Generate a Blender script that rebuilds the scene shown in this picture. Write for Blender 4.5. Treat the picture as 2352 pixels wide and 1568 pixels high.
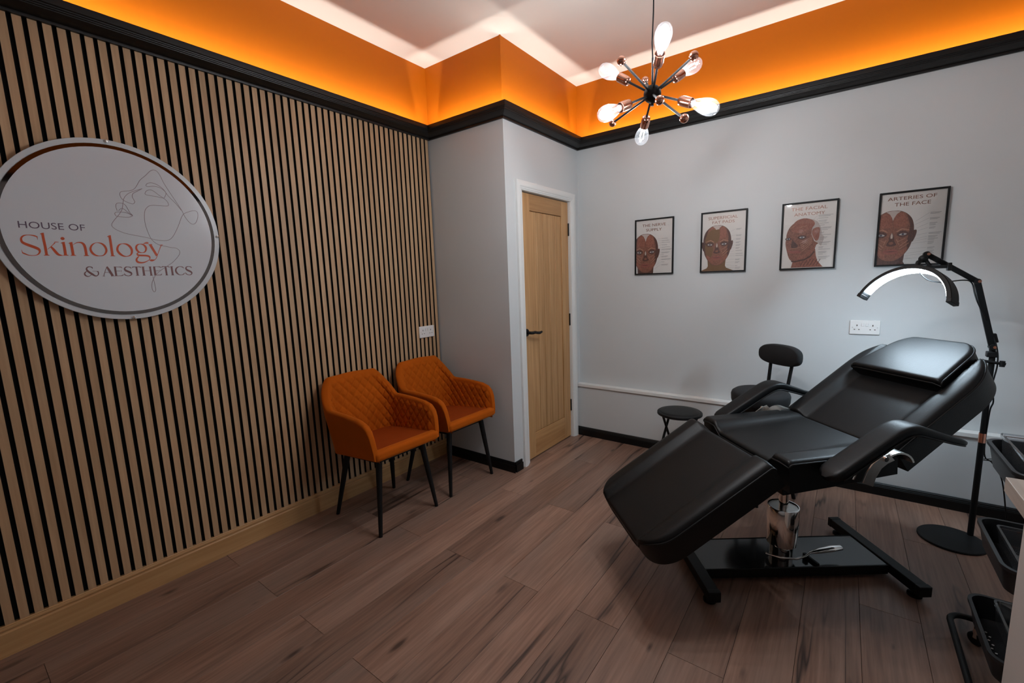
import bpy, math, random
import numpy as np
from mathutils import Matrix, Vector

for o in list(bpy.data.objects):
    bpy.data.objects.remove(o, do_unlink=True)
scene = bpy.context.scene
col = scene.collection
R = math.radians

# ------------------------------------------------------------------ camera
CAM = Vector((2.5373, 0.3301, 1.3810))
yaw, pit, rol = -0.6375, -0.1447, -0.0331
d_ = Vector((math.sin(yaw)*math.cos(pit), math.cos(yaw)*math.cos(pit), math.sin(pit)))
r_ = Vector((math.cos(yaw), -math.sin(yaw), 0)); u_ = r_.cross(d_)
r2 = math.cos(rol)*r_ + math.sin(rol)*u_; u2 = -math.sin(rol)*r_ + math.cos(rol)*u_
cam = bpy.data.cameras.new('camera'); co = bpy.data.objects.new('camera', cam); col.objects.link(co)
co.matrix_world = Matrix(((r2.x, u2.x, -d_.x, CAM.x), (r2.y, u2.y, -d_.y, CAM.y), (r2.z, u2.z, -d_.z, CAM.z), (0, 0, 0, 1)))
cam.sensor_width = 36; cam.sensor_fit = 'HORIZONTAL'; cam.lens = 36*1014.66/2352
cam.shift_x = -13.04/2352; cam.shift_y = 5.01/2352; cam.clip_start = 0.01
scene.camera = co

# ------------------------------------------------------------------ light levels
scene.view_settings.view_transform = 'Standard'; scene.view_settings.look = 'None'
scene.view_settings.gamma = 1; scene.view_settings.exposure = 0.25
scene.view_settings.use_curve_mapping = False
COVE = 335.0         # emission of the LED strips behind the black cornice
BULB = 7.2           # watts of each filament bulb
MOON = 125.0          # emission of the half-moon lamp diffuser
WINDOW = 0.15         # sky brightness outside the shopfront window
w = bpy.data.worlds.new('world'); scene.world = w; w.use_nodes = True
w.node_tree.nodes['Background'].inputs[0].default_value = (0.55, 0.62, 0.72, 1)
w.node_tree.nodes['Background'].inputs[1].default_value = WINDOW

# ------------------------------------------------------------------ helpers
def lin(r, g, b):
    f = lambda c: (c/255/12.92) if c/255 <= .04045 else ((c/255+.055)/1.055)**2.4
    return (f(r), f(g), f(b), 1)

class MB:
    def __init__(s): s.v = []; s.f = []
    def add(s, vs, fs):
        n = len(s.v); s.v += [tuple(map(float, p)) for p in vs]; s.f += [[i+n for i in q] for q in fs]; return s
    def box(s, x0, x1, y0, y1, z0, z1, M=None):
        vs = [(x, y, z) for z in (z0, z1) for y in (y0, y1) for x in (x0, x1)]
        if M is not None: vs = [M @ Vector(p) for p in vs]
        return s.add(vs, [[0, 2, 3, 1], [4, 5, 7, 6], [0, 1, 5, 4], [2, 6, 7, 3], [0, 4, 6, 2], [1, 3, 7, 5]])
    def loft(s, loops, closed=True, caps=True):
        n = len(loops[0]); vs = [p for l in loops for p in l]; fs = []
        for i in range(len(loops)-1):
            for j in range(n if closed else n-1):
                k = (j+1) % n; fs.append([i*n+j, i*n+k, (i+1)*n+k, (i+1)*n+j])
        if caps:
            fs.append(list(range(n))[::-1]); fs.append([(len(loops)-1)*n+j for j in range(n)])
        return s.add(vs, fs)
    def tube(s, pts, r, n=10, closed=False, caps=True, flat=1.0):
        P = [Vector(p) for p in pts]; m = len(P)
        rr = r if isinstance(r, (list, tuple)) else [r]*m
        loops = []; up = None
        for i in range(m):
            a = P[i-1] if (i > 0 or closed) else P[i]; b = P[(i+1) % m] if (i < m-1 or closed) else P[i]
            t = (b-a).normalized()
            if up is None:
                up = Vector((0, 0, 1)) if abs(t.z) < .9 else Vector((1, 0, 0))
            up = (up - t*up.dot(t)); up = up.normalized() if up.length > 1e-6 else t.orthogonal().normalized()
            sd = t.cross(up)
            loops.append([P[i] + (up*math.cos(q)*flat + sd*math.sin(q))*rr[i] for q in (2*math.pi*k/n for k in range(n))])
        if closed: loops.append(loops[0])
        return s.loft(loops, True, caps and not closed)
    def cyl(s, p, q, r0, r1=None, n=20): return s.tube([p, q], [r0, r0 if r1 is None else r1], n)
    def lathe(s, prof, c=(0, 0, 0), ax=(0, 0, 1), n=24, caps=False):
        c = Vector(c); ax = Vector(ax).normalized(); e = ax.orthogonal().normalized(); g = ax.cross(e)
        return s.loft([[c + ax*z + (e*math.cos(q) + g*math.sin(q))*max(r, 1e-4) for q in (2*math.pi*k/n for k in range(n))] for r, z in prof], True, caps)
    def sphere(s, c, r, n=16, sx=1, sy=1, sz=1):
        loops = []
        for i in range(n//2+1):
            a = math.pi*i/(n//2)
            loops.append([(c[0]+sx*r*max(math.sin(a), 1e-4)*math.cos(2*math.pi*k/n), c[1]+sy*r*max(math.sin(a), 1e-4)*math.sin(2*math.pi*k/n), c[2]-sz*r*math.cos(a)) for k in range(n)])
        return s.loft(loops, True, False)
    def strip(s, flat, m):
        """ribbon from a flat list a0,b0,a1,b1 (left point, right point)"""
        n = len(flat)//4; vs = []
        for i in range(n): vs += [m(flat[4*i], flat[4*i+1]), m(flat[4*i+2], flat[4*i+3])]
        return s.add(vs, [[2*i, 2*i+1, 2*i+3, 2*i+2] for i in range(n-1)])
    def poly(s, pts, m): return s.add([m(*p) for p in pts], [list(range(len(pts)))])
    def mesh(s, name, smooth=40):
        me = bpy.data.meshes.new(name); me.from_pydata(s.v, [], s.f); me.update()
        if smooth:
            me.polygons.foreach_set('use_smooth', [True]*len(me.polygons)); me.set_sharp_from_angle(angle=R(smooth))
        return me
    def build(s, name, mat, parent=None, smooth=40, bevel=0, seg=2, fix=True):
        me = s.mesh(name, smooth)
        if fix:
            import bmesh
            bm = bmesh.new(); bm.from_mesh(me); bmesh.ops.recalc_face_normals(bm, faces=bm.faces); bm.to_mesh(me); bm.free()
            if smooth: me.set_sharp_from_angle(angle=R(smooth))
        o = bpy.data.objects.new(name, me); col.objects.link(o); me.materials.append(mat)
        if parent is not None: o.parent = parent
        if bevel:
            b = o.modifiers.new('bevel', 'BEVEL'); b.width = bevel; b.segments = seg; b.limit_method = 'ANGLE'; b.angle_limit = R(50)
            me.polygons.foreach_set('use_smooth', [True]*len(me.polygons)); me.set_sharp_from_angle(angle=R(75))
        return o

def tag(o, label=None, cat=None, group=None, kind=None):
    for k, v in (('label', label), ('category', cat), ('group', group), ('kind', kind)):
        if v: o[k] = v
    return o
def empty(name, loc, rz=0, label=None, cat=None, group=None, kind=None):
    o = bpy.data.objects.new(name, None); col.objects.link(o); o.location = loc; o.rotation_euler = (0, 0, rz); o.empty_display_size = .1
    return tag(o, label, cat, group, kind)
def copy_tree(o, parent=None):
    c = o.copy(); col.objects.link(c); c.parent = parent
    for ch in o.children: copy_tree(ch, c)
    return c
def instance(name, me, parent, loc=(0, 0, 0), rot=None):
    o = bpy.data.objects.new(name, me); col.objects.link(o); o.parent = parent; o.location = loc
    if rot: o.rotation_euler = rot
    return o

# ------------------------------------------------------------------ materials
def mat(name, c, rough=.5, metal=0, var=0, vscale=6, bump=0, bscale=60, stretch=(1, 1, 1), **kw):
    m = bpy.data.materials.new(name); m.use_nodes = True; nt = m.node_tree; b = nt.nodes['Principled BSDF']
    b.inputs['Base Color'].default_value = c; b.inputs['Roughness'].default_value = rough; b.inputs['Metallic'].default_value = metal
    for k, v in kw.items(): b.inputs[k.replace('_', ' ')].default_value = v
    if var or bump:
        tc = nt.nodes.new('ShaderNodeTexCoord'); mp = nt.nodes.new('ShaderNodeMapping'); mp.inputs['Scale'].default_value = stretch
        nt.links.new(tc.outputs['Object'], mp.inputs[0])
    if var:
        n = nt.nodes.new('ShaderNodeTexNoise'); n.inputs['Scale'].default_value = vscale; n.inputs['Detail'].default_value = 6
        nt.links.new(mp.outputs[0], n.inputs['Vector'])
        mr = nt.nodes.new('ShaderNodeMapRange'); mr.inputs['To Min'].default_value = 1-var; mr.inputs['To Max'].default_value = 1+var
        nt.links.new(n.outputs['Fac'], mr.inputs[0])
        mx = nt.nodes.new('ShaderNodeVectorMath'); mx.operation = 'SCALE'; mx.inputs[0].default_value = c[:3]
        nt.links.new(mr.outputs[0], mx.inputs['Scale']); nt.links.new(mx.outputs[0], b.inputs['Base Color'])
    if bump:
        n2 = nt.nodes.new('ShaderNodeTexNoise'); n2.inputs['Scale'].default_value = bscale; n2.inputs['Detail'].default_value = 4
        nt.links.new(mp.outputs[0], n2.inputs['Vector'])
        bp = nt.nodes.new('ShaderNodeBump'); bp.inputs['Strength'].default_value = bump; bp.inputs['Distance'].default_value = .002
        nt.links.new(n2.outputs['Fac'], bp.inputs['Height']); nt.links.new(bp.outputs[0], b.inputs['Normal'])
    return m
def emit(name, c, s):
    m = bpy.data.materials.new(name); m.use_nodes = True; nt = m.node_tree; nt.nodes.clear()
    e = nt.nodes.new('ShaderNodeEmission'); e.inputs[0].default_value = c; e.inputs[1].default_value = s
    o = nt.nodes.new('ShaderNodeOutputMaterial'); nt.links.new(e.outputs[0], o.inputs[0]); return m
def clear(name, tint=(1, 1, 1, 1), ior=1.45, rough=.02, base=0.0, haze=0.0):
    """thin clear sheet: lets light straight through, reflects by Fresnel"""
    m = bpy.data.materials.new(name); m.use_nodes = True; nt = m.node_tree; nt.nodes.clear()
    t = nt.nodes.new('ShaderNodeBsdfTransparent'); t.inputs[0].default_value = tint
    g = nt.nodes.new('ShaderNodeBsdfGlossy'); g.inputs['Roughness'].default_value = rough
    f = nt.nodes.new('ShaderNodeFresnel'); f.inputs[0].default_value = ior
    mx = nt.nodes.new('ShaderNodeMixShader'); o = nt.nodes.new('ShaderNodeOutputMaterial')
    if base:
        a = nt.nodes.new('ShaderNodeMath'); a.operation = 'ADD'; a.use_clamp = True; a.inputs[1].default_value = base
        nt.links.new(f.outputs[0], a.inputs[0]); nt.links.new(a.outputs[0], mx.inputs[0])
    else: nt.links.new(f.outputs[0], mx.inputs[0])
    nt.links.new(t.outputs[0], mx.inputs[1]); nt.links.new(g.outputs[0], mx.inputs[2]); nt.links.new(mx.outputs[0], o.inputs[0])
    if haze:
        df = nt.nodes.new('ShaderNodeBsdfDiffuse'); df.inputs[0].default_value = (.7, .72, .75, 1); m2 = nt.nodes.new('ShaderNodeMixShader'); m2.inputs[0].default_value = haze
        nt.links.new(mx.outputs[0], m2.inputs[1]); nt.links.new(df.outputs[0], m2.inputs[2]); nt.links.new(m2.outputs[0], o.inputs[0])
    return m
def wood(name, c0, c1, axis='Z', rough=.5, fine=60, per_object=True, cracks=False, c2=None, spec=.4, dv=.13):
    m = bpy.data.materials.new(name); m.use_nodes = True; nt = m.node_tree; N = nt.nodes.new; Lk = nt.links.new; b = nt.nodes['Principled BSDF']
    b.inputs['Roughness'].default_value = rough; b.inputs['Specular IOR Level'].default_value = spec
    tc = N('ShaderNodeTexCoord'); oi = N('ShaderNodeObjectInfo')
    off = N('ShaderNodeVectorMath'); off.operation = 'SCALE'; off.inputs[0].default_value = (17.3, 9.1, 23.7); Lk(oi.outputs['Random'], off.inputs['Scale'])
    ad = N('ShaderNodeVectorMath'); ad.operation = 'ADD'; Lk(tc.outputs['Object'], ad.inputs[0])
    if per_object: Lk(off.outputs[0], ad.inputs[1])
    def mapped(sc):
        mp = N('ShaderNodeMapping'); mp.inputs['Scale'].default_value = sc; Lk(ad.outputs[0], mp.inputs[0]); return mp.outputs[0]
    k = 'XYZ'.index(axis); sc = [1.0, 1.0, 1.0]; sc[k] = .045
    def noise(vec, s, det=5, dist=0):
        n = N('ShaderNodeTexNoise'); n.inputs['Scale'].default_value = s; n.inputs['Detail'].default_value = det; n.inputs['Distortion'].default_value = dist; Lk(vec, n.inputs['Vector']); return n.outputs['Fac']
    def math_(op, a, bb=None, clampv=False):
        n = N('ShaderNodeMath'); n.operation = op; n.use_clamp = clampv
        for i, q in enumerate((a, bb)):
            if q is None: continue
            if isinstance(q, (int, float)): n.inputs[i].default_value = q
            else: Lk(q, n.inputs[i])
        return n.outputs[0]
    g1 = noise(mapped(sc), fine, 6); g2 = noise(mapped([q if q < 1 else .6 for q in sc]), 14, 5, .8)
    fac = math_('ADD', math_('MULTIPLY', g1, .52), math_('MULTIPLY', g2, .48))
    rp = N('ShaderNodeValToRGB'); rp.color_ramp.elements[0].position = .36; rp.color_ramp.elements[1].position = .66
    rp.color_ramp.elements[0].color = c0; rp.color_ramp.elements[1].color = c1; Lk(fac, rp.inputs[0])
    colr = rp.outputs[0]
    def mixc(f, a, bcol, typ='MIX'):
        mx = N('ShaderNodeMix'); mx.data_type = 'RGBA'; mx.blend_type = typ
        if isinstance(f, float): mx.inputs[0].default_value = f
        else: Lk(f, mx.inputs[0])
        Lk(a, mx.inputs[6])
        if isinstance(bcol, tuple): mx.inputs[7].default_value = bcol
        else: Lk(bcol, mx.inputs[7])
        return mx.outputs[2]
    if c2:   # broad colour drift between heart and sap wood
        sl = [1.0, 1.0, 1.0]; sl[k] = .22
        f2 = math_('MULTIPLY', math_('SUBTRACT', noise(mapped(sl), 4.5, 2), .42), 3.2, True)
        colr = mixc(f2, colr, mixc(.6, colr, c2))
    if per_object:
        hv = N('ShaderNodeHueSaturation'); Lk(colr, hv.inputs['Color'])
        mr = N('ShaderNodeMapRange'); mr.inputs['To Min'].default_value = 1-dv; mr.inputs['To Max'].default_value = 1+dv; Lk(oi.outputs['Random'], mr.inputs[0]); Lk(mr.outputs[0], hv.inputs['Value'])
        colr = hv.outputs[0]
    if cracks:
        sl = [1.0, 1.0, 1.0]; sl[k] = .07
        a = noise(mapped(sl), 4.6, 4, .25)
        line = math_('SUBTRACT', 1.0, math_('MULTIPLY', math_('ABSOLUTE', math_('SUBTRACT', a, .5)), 70.0), True)
        mask = math_('MULTIPLY', math_('SUBTRACT', noise(mapped([q*4 if q < 1 else 1 for q in sl]), 3.4, 1), .455), 9.0, True)
        soft = math_('SUBTRACT', 1.0, math_('MULTIPLY', math_('ABSOLUTE', math_('SUBTRACT', a, .5)), 18.0), True)
        colr = mixc(math_('MULTIPLY', math_('MULTIPLY', soft, mask), .32), colr, lin(72, 50, 40))
        colr = mixc(math_('MULTIPLY', math_('MULTIPLY', line, mask), .9), colr, lin(38, 26, 22))
        vo = N('ShaderNodeTexVoronoi'); vo.voronoi_dimensions = '2D'; sv = [1.0, 1.0, 1.0]; sv[k] = .32; vo.inputs['Scale'].default_value = 4.2; Lk(mapped(sv), vo.inputs['Vector'])
        kn = math_('SUBTRACT', 1.0, math_('MULTIPLY', math_('ADD', vo.outputs['Distance'], math_('MULTIPLY', math_('SUBTRACT', g2, .5), .25)), 20.0), True)
        colr = mixc(math_('MULTIPLY', math_('MULTIPLY', kn, .8), math_('MULTIPLY', math_('SUBTRACT', noise(ad.outputs[0], 2.3, 1), .47), 8.0, True)), colr, lin(40, 28, 24))
    Lk(colr, b.inputs['Base Color'])
    bp = N('ShaderNodeBump'); bp.inputs['Strength'].default_value = .12; bp.inputs['Distance'].default_value = .001; Lk(g1, bp.inputs['Height']); Lk(bp.outputs[0], b.inputs['Normal'])
    return m

M = {}
M['wall'] = mat('grey_wall_paint', lin(200, 203, 204), .6, var=.02, vscale=3, bump=.06, bscale=180)
M['pier'] = M['wall']
M['orange'] = mat('orange_wall_paint', (0.43, 0.104, 0.0003, 1), .6, var=.03, vscale=3, Specular_IOR_Level=.2)
M['ceil'] = mat('white_ceiling_paint', lin(212, 206, 199), .75, var=.012, vscale=2)
M['white'] = mat('white_gloss_paint', lin(222, 222, 220), .35)
M['blackpaint'] = mat('black_satin_paint', lin(20, 17, 16), .42, var=.1, vscale=20, Specular_IOR_Level=.35)
M['blackskirt'] = mat('black_skirting_paint', lin(11, 11, 11), .45, var=.1, vscale=20, Specular_IOR_Level=.3)
M['felt'] = mat('black_felt', lin(9, 9, 10), .95)
M['slat'] = wood('oak_slat_veneer', lin(172, 137, 102), lin(195, 160, 124), 'Z', .5, 90, dv=.05)
M['skirt'] = wood('oak_skirting', lin(176, 130, 82), lin(201, 157, 108), 'Y', .45, 70)
M['floor'] = wood('rustic_oak_floor', lin(114, 85, 71), lin(157, 123, 105), 'Y', .42, 95, True, True, lin(124, 107, 97), .45)
M['underlay'] = mat('dark_joint', lin(38, 28, 24), .9)
M['doorv'] = wood('oak_door_upright', lin(162, 120, 76), lin(194, 152, 106), 'Z', .42, 55)
M['doorh'] = wood('oak_door_rail', lin(158, 114, 72), lin(188, 145, 98), 'Y', .42, 55)
M['groove'] = mat('door_groove', lin(120, 80, 45), .7)
M['black'] = mat('black_powder_coat', lin(10, 10, 11), .55, var=.08, vscale=30, Specular_IOR_Level=.3)
M['blackgloss'] = mat('black_gloss_steel', lin(20, 20, 21), .12)
M['blackfab'] = mat('black_cloth', lin(17, 17, 19), .85, bump=.2, bscale=400)
M['leather'] = mat('black_leatherette', lin(8, 8, 9), .45, var=.1, vscale=40, bump=.18, bscale=260, Specular_IOR_Level=.27)
M['chrome'] = mat('chrome', (.78, .76, .74, 1), .08, 1)
M['steel'] = mat('brushed_steel', (.62, .60, .57, 1), .32, 1, var=.06, vscale=50)
M['copper'] = mat('rose_copper', (.80, .40, .29, 1), .14, 1)
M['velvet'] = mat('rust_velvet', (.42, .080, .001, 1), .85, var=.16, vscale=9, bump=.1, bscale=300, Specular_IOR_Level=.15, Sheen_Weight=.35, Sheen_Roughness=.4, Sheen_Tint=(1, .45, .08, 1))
M['velvet_shaded'] = mat('rust_velvet_shaded', (.27, .038, .001, 1), .8, var=.22, vscale=7, bump=.1, bscale=300, Specular_IOR_Level=.15, Sheen_Weight=.10, Sheen_Roughness=.4, Sheen_Tint=(1, .35, .1, 1))  # same fabric as the shell, nap's shade on the seat painted into the colour
M['plastic'] = mat('white_plastic', lin(228, 226, 224), .3)
M['pin'] = mat('socket_opening', lin(70, 58, 40), .6)
M['acryl'] = mat('white_acrylic', lin(206, 209, 214), .16)
M['acryl2'] = mat('frosted_acrylic_border', lin(200, 203, 206), .3)
M['mirror'] = mat('mirror_trim', (.15, .135, .13, 1), .04, 1)
M['ink1'] = mat('plum_print', lin(92, 74, 92), .4)
M['ink2'] = mat('rust_print', lin(196, 78, 34), .4)
M['ink3'] = mat('brown_print', lin(122, 82, 82), .4)
M['ink4'] = mat('mauve_line_print', lin(158, 140, 146), .4)
M['paper'] = mat('poster_paper', lin(226, 218, 212), .55)
M['pane'] = clear('picture_glass', ior=1.5, rough=.03)
M['foil'] = mat('copper_foil', (.30, .125, .075, 1), .35, .35)
M['capt'] = mat('caption_print', lin(150, 143, 142), .6)
M['bulbglass'] = clear('bulb_glass', (.97, .98, 1, 1), ior=1.0, rough=.02, base=.08, haze=.010)
M['filament'] = emit('glowing_filament', (1, .96, .90, 1), 260)
M['led'] = emit('led_strip_light', (1, .92, .84, 1), COVE)
M['moon'] = emit('lamp_diffuser_light', (.68, .86, 1, 1), MOON)
M['tub'] = mat('black_trolley_plastic', lin(26, 26, 28), .4)
M['clear'] = clear('clear_plastic', (.86, .87, .89, 1), ior=1.45, rough=.06, base=.07, haze=.03)
M['desk'] = wood('pale_worktop', lin(166, 152, 140), lin(188, 174, 162), 'Y', .5, 60)
M['cream'] = mat('cream_cabinet', lin(190, 182, 176), .45)
M['gold'] = mat('gold_foil', (.75, .52, .28, 1), .3, 1)
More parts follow.
